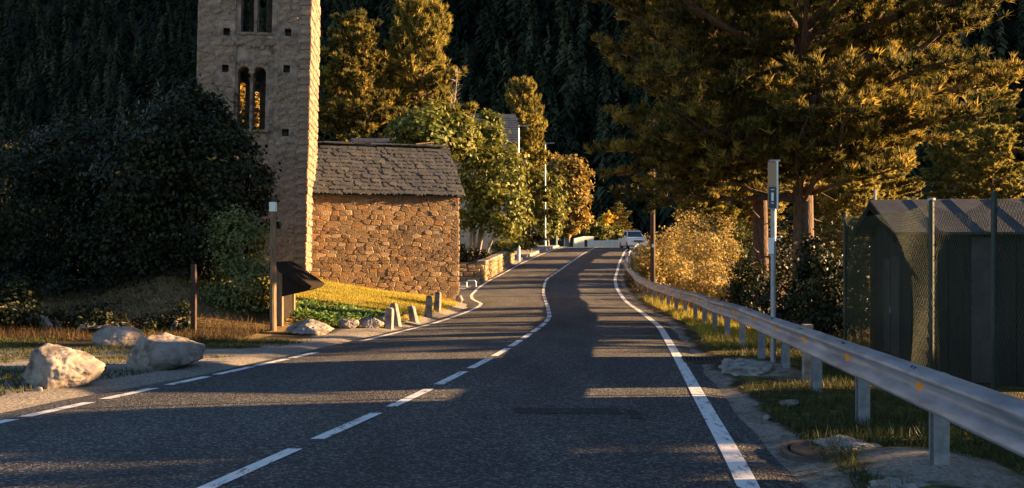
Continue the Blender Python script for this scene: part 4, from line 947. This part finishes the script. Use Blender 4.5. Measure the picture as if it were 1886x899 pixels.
PB = make_pine(102, 15.0, 4.6, 5.4, 74, 20, nl=.215, nw=.034, per=14, trunk_r=.28, low=(math.pi - 2.1, 12, 4.2, 5.6))
PC = make_pine(103, 14.5, 2.2, 3.8, 64, 17, nl=.28, nw=.06, per=10, trunk_r=.22)
PS = make_pine(104, 11.0, .5, 3.0, 110, 16, nl=.26, nw=.08, per=9, shape='spruce', trunk_r=.2)
PM = ('bark', 'pine')
plant_tree('pine_tree', PA, 7.75, 24.2, .4, 1.0, 'largest pine, spreading layered golden boughs from trunk to hut roof', 'pine tree', 'pines right of the road', PM)
plant_tree('pine_tree', PB, 7.35, 26.6, 2.1, 1.0, 'shaded pine with its trunk just left of the largest pine', 'pine tree', 'pines right of the road', PM)
for (x, y, rz_, sc_, lb) in [(17.0, 10.0, 0, (1, 1, 1), 'unseen dense spruce added for shade off to the right, nearest the hut'), (14.0, 5.6, 1.4, 1.1, 'unseen dense spruce added for shade on the right bank between two others'), (21.0, 4.6, 2.2, 1.2, 'unseen dense spruce added for shade farther right of the near road'), (14.5, 1.2, 2.4, 1.15, 'unseen dense spruce added for shade beside the camera on the right bank'), (18.0, -3.0, .7, 1.2, 'unseen dense spruce added for shade behind the camera on the right bank'),
                            (21.0, 20.0, 3.1, (.75, .75, .9), 'unseen slim spruce added for shade right of the hut, before the pines'), (24.0, 23.0, 4.1, (.8, .8, .6), 'unseen slim spruce added for shade farther right beside the pines')]:
    plant_tree('shade_spruce', PS, x, y, rz_, sc_, lb, 'spruce tree', 'unseen spruces added to shade the near road', ('bark', 'spruce'))  # unseen spruces, added as shadow casters for the near road
PG = ('bark', 'pinesunlit')
PF = make_pine(107, 15.0, 1.4, 4.0, 92, 15, nl=.40, nw=.10, per=9, trunk_r=.22, shape='column')
PD = make_pine(105, 16.5, 2.6, 3.3, 110, 19, nl=.36, nw=.10, per=9, trunk_r=.26, shape='column')
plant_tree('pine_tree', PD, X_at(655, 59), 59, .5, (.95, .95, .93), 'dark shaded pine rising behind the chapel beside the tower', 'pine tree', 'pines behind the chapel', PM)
plant_tree('pine_tree', PF, X_at(768, 62), 62, 2.6, (.92, .92, 1.13), 'tall sunlit pine, highest crown behind the chapel roof', 'pine tree', 'pines behind the chapel', PG)
plant_tree('pine_tree', PF, X_at(965, 84), 84, 4.1, (.75, .75, 1.0), 'tall sunlit pine behind the slate-roofed house', 'pine tree', 'pines behind the chapel', PG)
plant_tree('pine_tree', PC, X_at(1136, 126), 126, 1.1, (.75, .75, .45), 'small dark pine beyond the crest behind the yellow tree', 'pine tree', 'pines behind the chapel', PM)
for i, (x, y, s, lb) in enumerate([(14.4, 67, .62, 'sunlit pine far behind the rail, beside the utility pole'), (18.4, 69, .7, 'sunlit pine far behind the rail, left of the pine trunks'), (22.5, 60, .66, 'sunlit pine far behind the pine trunks'), (27.5, 82, .85, 'sunlit pine far behind the hut, left of two'), (36, 88, .9, 'sunlit pine far behind the hut, right of two'), (44.5, 84, .8, 'sunlit pine far behind the hut, cut by the right picture edge'), (52, 106, .95, 'lit pine on the far slope, left of the three beyond the largest pine'), (58, 110, 1.05, 'lit pine on the far slope, middle of the three beyond the largest pine'), (64, 108, .9, 'lit pine on the far slope, rightmost of the three beyond the largest pine')]):
    plant_tree('pine_tree', PF, x, y, i * 1.7, s, lb, 'pine tree', 'pines on the far right slope', ('bark', 'pinesunlit'))

def make_broadleaf(seed, blobs, n, leaf, trunk=None, asp=.62, inner=.45):
    """blobs: list of (cx,cy,cz,rx,ry,rz); leaves gathered in clumps over uneven shells"""
    r = np.random.default_rng(seed); P = []; Nn = []; R = []; tot = sum(b[3] * b[5] for b in blobs)
    for (cx, cy, cz, rx, ry, rz) in blobs:
        m = int(n * rx * rz / tot); ncl = max(8, m // 55); cd = unit(r.normal(size=(ncl, 3))); cr = inner + (1.08 - inner) * r.random(ncl) ** .45
        cc = cd * cr[:, None] * np.array([rx, ry, rz]); k = r.integers(0, ncl, m); cs_ = .16 * (rx + rz) / 2 + .05
        p = cc[k] + r.normal(size=(m, 3)) * cs_ * np.array([1, 1, .7]); P.append(p + np.array([cx, cy, cz])); Nn.append(unit(p / np.array([rx, ry, rz])) + np.array([0, 0, .5])); R.append(np.clip(r.random(ncl)[k] * .7 + r.random(m) * .35, 0, 1))
    V, Fa = leaves(np.concatenate(P), unit(np.concatenate(Nn)), leaf, r, asp); cme = np_mesh('crown', V, Fa, np.concatenate(R))
    tb = MB()
    base = Vector(trunk[0]) if trunk else Vector((0, 0, 0)); tr = trunk[1] if trunk else .06
    for (cx, cy, cz, rx, ry, rz) in blobs:
        c = Vector((cx, cy, cz)); mid = base.lerp(c, .45) + Vector((r.normal() * .15, r.normal() * .15, .1)); tb.tube([base - Vector((0, 0, .3)), mid, c], [tr, tr * .65, tr * .3], 7)
        for _ in range(5):
            d = Vector(unit(r.normal(size=3))); e = c + Vector((d.x * rx, d.y * ry, d.z * rz)) * .85; tb.tube([mid.lerp(c, .6), c.lerp(e, .5) + Vector((0, 0, .05)), e], [tr * .35, tr * .22, tr * .06], 4, cap=False)
    tme = bpy.data.meshes.new('trunk'); tme.from_pydata(tb.v, [], tb.f); return tme, cme

# green deciduous trees by the low wall
def tree_px(name, Y, trunks_px, blobs_px, n, leaf, seed, mats, label, cat='tree', group=None, tr=.12, dyr=.9):
    x0 = X_at(trunks_px, Y); z0 = Hs(x0, Y); s = Y / F
    bl = [((bx - trunks_px) * s, r_off, Z_at(by, Y) - z0, rw * s, rw * s * dyr, rh * s) for (bx, by, rw, rh, r_off) in blobs_px]
    me = make_broadleaf(seed, bl, n, leaf, ((0, 0, 0), tr)); return plant_tree(name, me, x0, Y, 0, 1, label, cat, group, mats)
tree_px('broadleaf_tree', 50, 872, [(905, 330, 60, 62, 0), (880, 265, 42, 40, .5), (930, 390, 40, 45, -.4), (872, 375, 34, 50, -.3), (900, 235, 28, 28, .6)], 11000, .26, 201, ('bark2', 'leafgreen'), 'green-gold leafy tree overhanging the low wall by the chapel', 'tree', 'leafy trees behind the chapel')
tree_px('broadleaf_tree', 47, 790, [(780, 250, 55, 45, 0), (840, 250, 35, 38, .5), (815, 215, 35, 28, .8), (750, 270, 30, 20, 0)], 9000, .26, 202, ('bark2', 'leafgreen'), 'dark green leafy tree crown above the chapel roof ridge', 'tree', 'leafy trees behind the chapel')
tree_px('broadleaf_tree', 112, 1045, [(1045, 340, 34, 52, 0), (1050, 395, 30, 36, -1), (1025, 330, 22, 40, 0), (1058, 352, 22, 36, 0)], 8000, .5, 203, ('bark2', 'leafsunlit'), 'rounded sunlit tree behind the farther street lamps', 'tree', 'golden trees at the crest', tr=.2)
tree_px('broadleaf_tree', 90, 1010, [(1000, 400, 30, 42, 0), (985, 360, 24, 40, 0), (1015, 370, 20, 50, 1)], 6000, .42, 204, ('bark2', 'leafgreen'), 'shaded leafy tree between the first two street lamps', 'tree', 'golden trees at the crest', tr=.16)
tree_px('yellow_tree', 121, 1116, [(1116, 412, 13, 22, 0), (1114, 425, 14, 14, 0)], 1600, .42, 205, ('bark2', 'leafyellow'), 'small bright yellow autumn tree at the road crest', 'tree', tr=.12)
tree_px('green_shrub', 115, 1095, [(1090, 428, 20, 16, 0), (1108, 432, 16, 14, 0), (1075, 432, 14, 12, 0)], 2200, .38, 206, ('bark2', 'leafgreen'), 'rounded green shrub behind the cream wall', 'shrub', tr=.08)
tree_px('green_shrub', 118, 1135, [(1133, 430, 14, 16, 0), (1145, 436, 12, 12, 0)], 1500, .38, 207, ('bark2', 'leafgreen'), 'green shrub left of the white pickup', 'shrub', tr=.08)
tree_px('green_shrub', 58, 925, [(925, 455, 22, 16, 0), (945, 440, 12, 22, .5)], 2200, .18, 208, ('bark2', 'leafgreen'), 'yellow-green garden shrub behind the low wall', 'shrub', tr=.05)
tree_px('green_shrub', 72, 975, [(972, 430, 18, 24, 0), (985, 440, 14, 18, 0), (958, 400, 16, 30, 1)], 3000, .26, 209, ('bark2', 'bush'), 'dark garden shrub at the foot of the nearest street lamp', 'shrub', tr=.06)
tree_px('green_shrub', 49.5, 862, [(858, 468, 16, 14, 0), (885, 470, 12, 12, 0)], 1500, .14, 210, ('bark2', 'bush'), 'dark shrub under the leafy tree inside the low wall', 'shrub', tr=.04)
tree_px('broadleaf_tree', 41, 450, [(440, 200, 50, 60, 0), (480, 250, 50, 60, 0), (430, 300, 60, 80, 0)], 5000, .24, 211, ('bark2', 'leafsunlit'), 'sunlit leafy tree glimpsed through the tower window', 'tree', 'leafy trees behind the chapel')
# bare twiggy tree
r = np.random.default_rng(55); tb = MB(); p = empty('bare_tree', (X_at(830, 54), 54, Hs(X_at(830, 54), 54))); tag(p, 'leafless pale tree poking up beside the sunlit pine', 'tree'); s_ = 54 / F; bz = p.location.z
tp = [(0, 0, -.3), (.1, 0, 3.0), (.0, 0, Z_at(225, 54) - bz), (.3, 0, Z_at(170, 54) - bz), (.42, 0, Z_at(125, 54) - bz)]; tb.tube(tp, [.12, .1, .06, .04, .012], 6); tb.build('trunk', M['bark2'], p); tb = MB()
for k in range(46):
    t = r.uniform(0, 1); a = Vector(tp[2]).lerp(Vector(tp[4]), t); d = Vector((r.normal(), r.normal(), abs(r.normal()) * .6 + .2)).normalized(); L_ = .9 * (1.2 - t); e = a + d * L_; tb.tube([a, a.lerp(e, .5) + Vector((0, 0, .05)), e], [.02, .012, .005], 3, cap=False)
tb.build('twigs', M['bark2'], p)

# big dark bushes on the left
def bush_px(Y, px, blobs, n, leaf, seed, m, label, name='bush', cat='bush', group='bushes left of the tower'): return tree_px(name, Y, px, blobs, n, leaf, seed, ('bark2', m), label, cat, group, tr=.08)
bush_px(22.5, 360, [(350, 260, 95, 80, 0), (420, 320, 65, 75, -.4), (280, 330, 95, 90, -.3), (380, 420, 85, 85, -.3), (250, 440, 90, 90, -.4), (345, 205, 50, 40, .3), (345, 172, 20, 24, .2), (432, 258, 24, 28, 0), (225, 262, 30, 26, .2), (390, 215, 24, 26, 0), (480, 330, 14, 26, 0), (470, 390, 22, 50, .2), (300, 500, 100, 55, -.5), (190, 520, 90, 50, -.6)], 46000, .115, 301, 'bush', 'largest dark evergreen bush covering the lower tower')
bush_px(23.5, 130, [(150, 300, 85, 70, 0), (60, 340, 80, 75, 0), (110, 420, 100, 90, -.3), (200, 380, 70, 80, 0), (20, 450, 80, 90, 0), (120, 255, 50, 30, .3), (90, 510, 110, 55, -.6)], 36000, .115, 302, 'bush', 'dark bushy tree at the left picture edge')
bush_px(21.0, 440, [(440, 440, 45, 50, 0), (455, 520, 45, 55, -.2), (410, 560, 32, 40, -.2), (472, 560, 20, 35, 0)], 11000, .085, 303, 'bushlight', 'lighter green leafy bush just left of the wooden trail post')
bush_px(26.0, 20, [(18, 305, 40, 34, 0), (-30, 330, 50, 60, 0), (45, 290, 18, 20, 0)], 5000, .12, 304, 'leafsunlit', 'sunlit yellow treetop showing above the left bushes')
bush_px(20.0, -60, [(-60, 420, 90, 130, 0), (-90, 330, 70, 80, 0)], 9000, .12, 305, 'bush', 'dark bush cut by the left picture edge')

bush_px(18.0, 120, [(20, 572, 46, 58, 0), (92, 602, 34, 24, .3), (160, 584, 30, 38, .2), (212, 604, 30, 20, 0), (-40, 580, 50, 50, 0)], 8000, .08, 306, 'bush', 'low dark undergrowth behind the boulders at far left', name='undergrowth_bush')
bush_px(18.6, 300, [(272, 600, 26, 20, 0), (322, 590, 22, 28, .2)], 2600, .07, 307, 'bush', 'low dark undergrowth behind the largest brown boulder', name='undergrowth_bush')
# golden shrubs behind the rail, in the valley
gs = [(46, 1186, 482, 20, 34), (47, 1224, 460, 26, 48), (50, 1262, 452, 32, 56), (46, 1295, 470, 30, 50), (54, 1325, 455, 32, 52), (44, 1245, 500, 34, 40), (40, 1300, 520, 34, 36), (58, 1360, 450, 36, 50), (50, 1400, 470, 36, 50), (36, 1350, 535, 32, 34), (43, 1195, 495, 20, 34), (60, 1290, 425, 34, 34), (33, 1385, 545, 30, 30)]
words = ['tall golden shrub nearest the parked pickup behind the rail', 'golden shrub immediately right of the utility pole', 'golden shrub right of centre in the clump behind the rail', 'broad golden shrub at the middle of the sunny clump', 'golden shrub near the dark pine shade', 'low golden shrub just above the rail, right of the pole', 'low straw-coloured shrub above the middle of the rail', 'golden shrub under the pine boughs, farther back', 'shaded golden shrub beside the pine trunks', 'low shrub close behind the rail before the pine trunks', 'low golden shrub at the foot of the utility pole', 'rear golden shrub under the dark branches', 'small shrub close to the stop sign pole']
shm = None
for i, (Y, px, py, rw, rh) in enumerate(gs):
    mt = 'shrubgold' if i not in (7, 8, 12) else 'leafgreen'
    tree_px('golden_shrub' if mt == 'shrubgold' else 'olive_shrub', Y, px, [(px, py, rw, rh, 0), (px + rw * .5, py + rh * .45, rw * .7, rh * .6, -.3), (px - rw * .45, py + rh * .5, rw * .7, rh * .6, .2)], 2600, .13, 400 + i, ('bark2', mt), words[i], 'shrub', 'shrubs behind the guard rail', tr=.03)

# dark understorey right, below the pines and behind the fence
for i, (Y, px, py, rw, rh, lb) in enumerate([(19, 1520, 570, 40, 60, 'dark undergrowth bush left of the green netting'), (21, 1450, 565, 50, 55, 'dark undergrowth bush below the pine trunks'), (22, 1590, 520, 50, 90, 'dark bush behind the hut gable'), (28, 1560, 470, 70, 70, 'bush behind the pines, left of the hut roof'), (31, 1425, 460, 50, 50, 'bush behind the shaded pine trunk'), (23, 1385, 530, 36, 46, 'dark bush left of the pine trunks behind the rail'), (20, 1500, 500, 30, 60, 'dark bush right of the largest pine trunk')]):
    tree_px('undergrowth_bush', Y, px, [(px, py, rw, rh, 0), (px + rw * .6, py + rh * .4, rw * .7, rh * .6, .3), (px - rw * .6, py + rh * .4, rw * .7, rh * .6, -.2)], 4000, .10, 450 + i, ('bark2', 'bush'), lb, 'bush', 'undergrowth below the pines', tr=.04)

# distant mountain forest: one dark mass
r = np.random.default_rng(77); n = 7500
fy = 120 + 620 * r.random(n * 3) ** 1.25; fx = fy * r.uniform(-.72, .75, n * 3); v = fy - .158 * fx; hh = hill(fx, fy)
ok = (v > 128) & (hh > 1.5); fx, fy = fx[ok][:n], fy[ok][:n]; fz_ = H(fx, fy); n = len(fx); TH = r.uniform(10, 20, n) * (1 + .25 * sn(fx, fy, .03)); TRd = TH * r.uniform(.17, .25, n)
kb_ = 100; u = r.random((n, kb_)) ** .8; az = r.uniform(0, 6.283, (n, kb_)); rad = TRd[:, None] * (1 - u ** 1.6) * r.uniform(.7, 1.15, (n, kb_)) + .15
bx = fx[:, None] + rad * .25 * np.cos(az); by = fy[:, None] + rad * .25 * np.sin(az); bz_ = fz_[:, None] + TH[:, None] * (.06 + .94 * u)
tip = np.stack([fx[:, None] + rad * np.cos(az), fy[:, None] + rad * np.sin(az), bz_ - rad * .45], -1); wv = .22 * rad + .12
A = np.stack([bx - np.sin(az) * wv, by + np.cos(az) * wv, bz_ + .25 * rad], -1); B = np.stack([bx + np.sin(az) * wv, by - np.cos(az) * wv, bz_ + .25 * rad], -1)
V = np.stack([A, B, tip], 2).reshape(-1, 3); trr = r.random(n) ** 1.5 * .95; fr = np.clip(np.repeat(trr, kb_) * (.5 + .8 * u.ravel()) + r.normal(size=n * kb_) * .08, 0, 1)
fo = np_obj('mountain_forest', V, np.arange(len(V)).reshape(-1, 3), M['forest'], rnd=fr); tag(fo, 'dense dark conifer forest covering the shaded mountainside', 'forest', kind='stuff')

# ------------------------------------------------------------------ grass and weeds
def grass(name, m, pts, hgt, wid, spread, seed, label, per=1, clump=.3):
    r = np.random.default_rng(seed); x, y = pts; z = H(x, y); P = np.stack([x, y, z - .01], -1); D = np.tile(np.array([[0, 0, 1.]]), (len(P), 1))
    V, Fa = needles(P, D, per, 1.0, wid, spread, r); hs = np.repeat((hgt * (1 + clump * sn(x, y, 2.2))).clip(.02), per); V = V.reshape(-1, 3, 3); base = (V[:, 0] + V[:, 1]) / 2
    V[:, 2] = base + (V[:, 2] - base) * hs[:, None]; rnd = np.clip(np.repeat(.45 + .35 * fb(x, y, .9), per) + r.normal(size=len(Fa)) * .18, 0, 1)
    o = np_obj(name, V.reshape(-1, 3), Fa, M[m], rnd=rnd); tag(o, label, 'grass', kind='stuff'); return o
def scatter(n, x0, x1, y0, y1, cond, seed):
    r = np.random.default_rng(seed); x = r.uniform(x0, x1, n); y = r.uniform(y0, y1, n); k = cond(x, y); return x[k], y[k]
lawn_c = lambda x, y: (ledge(y) - x > .25) & (sn(x, y, 1.3) > -.75)
grass('lawn_grass', 'grass', scatter(60000, -7.8, -1, 20.8, 34, lawn_c, 1), .085, .018, .45, 1, 'short sunlit yellow-green grass in front of the chapel')
vg = lambda x, y: (ledge(y) - x > .5) & (sn(x, y, 1.1) + .35 * sn(x, y, 4) > .0)
grass('verge_grass', 'grassdark', scatter(42000, -9.5, -3, 9.8, 17.5, vg, 2), .075, .012, .5, 2, 'patchy low grass on the gravel verge around the boulders')
dgc = lambda x, y: (ledge(y) - x > .7) & (x < -4.9) & (sn(x, y, .9) > -.7)
grass('dry_grass', 'drygrass', scatter(26000, -14, -5.2, 16.6, 22.6, dgc, 3), .20, .012, .8, 3, 'long dry brown grass on the mound under the left bushes', clump=.5)
rgc = lambda x, y: (x - redge(y) > .15) & (sn(x, y, 1.9) > -.25) & (np.exp(-((x - 3.0) / .6) ** 2 - ((y - 6.2) / 1.1) ** 2) + np.exp(-((x - 3.5) / .45) ** 2 - ((y - 12.4) / 1.0) ** 2) < .45)
grass('bank_grass', 'grassdark', scatter(36000, 2.2, 5.2, 4.4, 17.5, rgc, 4), .11, .010, .6, 4, 'dull green grass beneath the guard rail')
rgc2 = lambda x, y: (x - redge(y) > .3)
grass('rail_grass', 'grass', scatter(26000, 3.2, 8.5, 16, 36, rgc2, 5), .20, .016, .55, 5, 'sunlit yellow grass along the middle stretch of guard rail', clump=.5)
grass('valley_grass', 'drygrass', scatter(16000, 5.5, 16, 30, 62, rgc2, 6), .55, .035, .5, 6, 'tall golden grass on the slope behind the rail', clump=.5)
# low leafy weeds on the lawn
r = np.random.default_rng(12); wc = [(X_at(px, Y), Y) for px, Y in [(560, 21.5), (585, 22.2), (610, 22.0), (640, 22.6), (665, 22.4), (690, 22.8), (600, 21.0), (575, 23.3), (630, 23.2), (655, 21.6), (545, 22.6)]]
P = []
for (x, y) in wc:
    m = 330; a = r.normal(size=(m, 2)) * .26; hx_ = r.random(m) ** .7 * .22; P.append(np.stack([x + a[:, 0], y + a[:, 1], H(x + a[:, 0], y + a[:, 1]) + hx_], -1))
P = np.concatenate(P); V, Fa = leaves(P, np.tile(np.array([[0, -.3, 1.]]), (len(P), 1)), .085, r, .8); o = np_obj('leafy_weeds', V, Fa, M['weed'], rnd=r.random(len(Fa))); tag(o, 'bright green low leafy weeds in front of the lawn', 'weeds', kind='stuff')
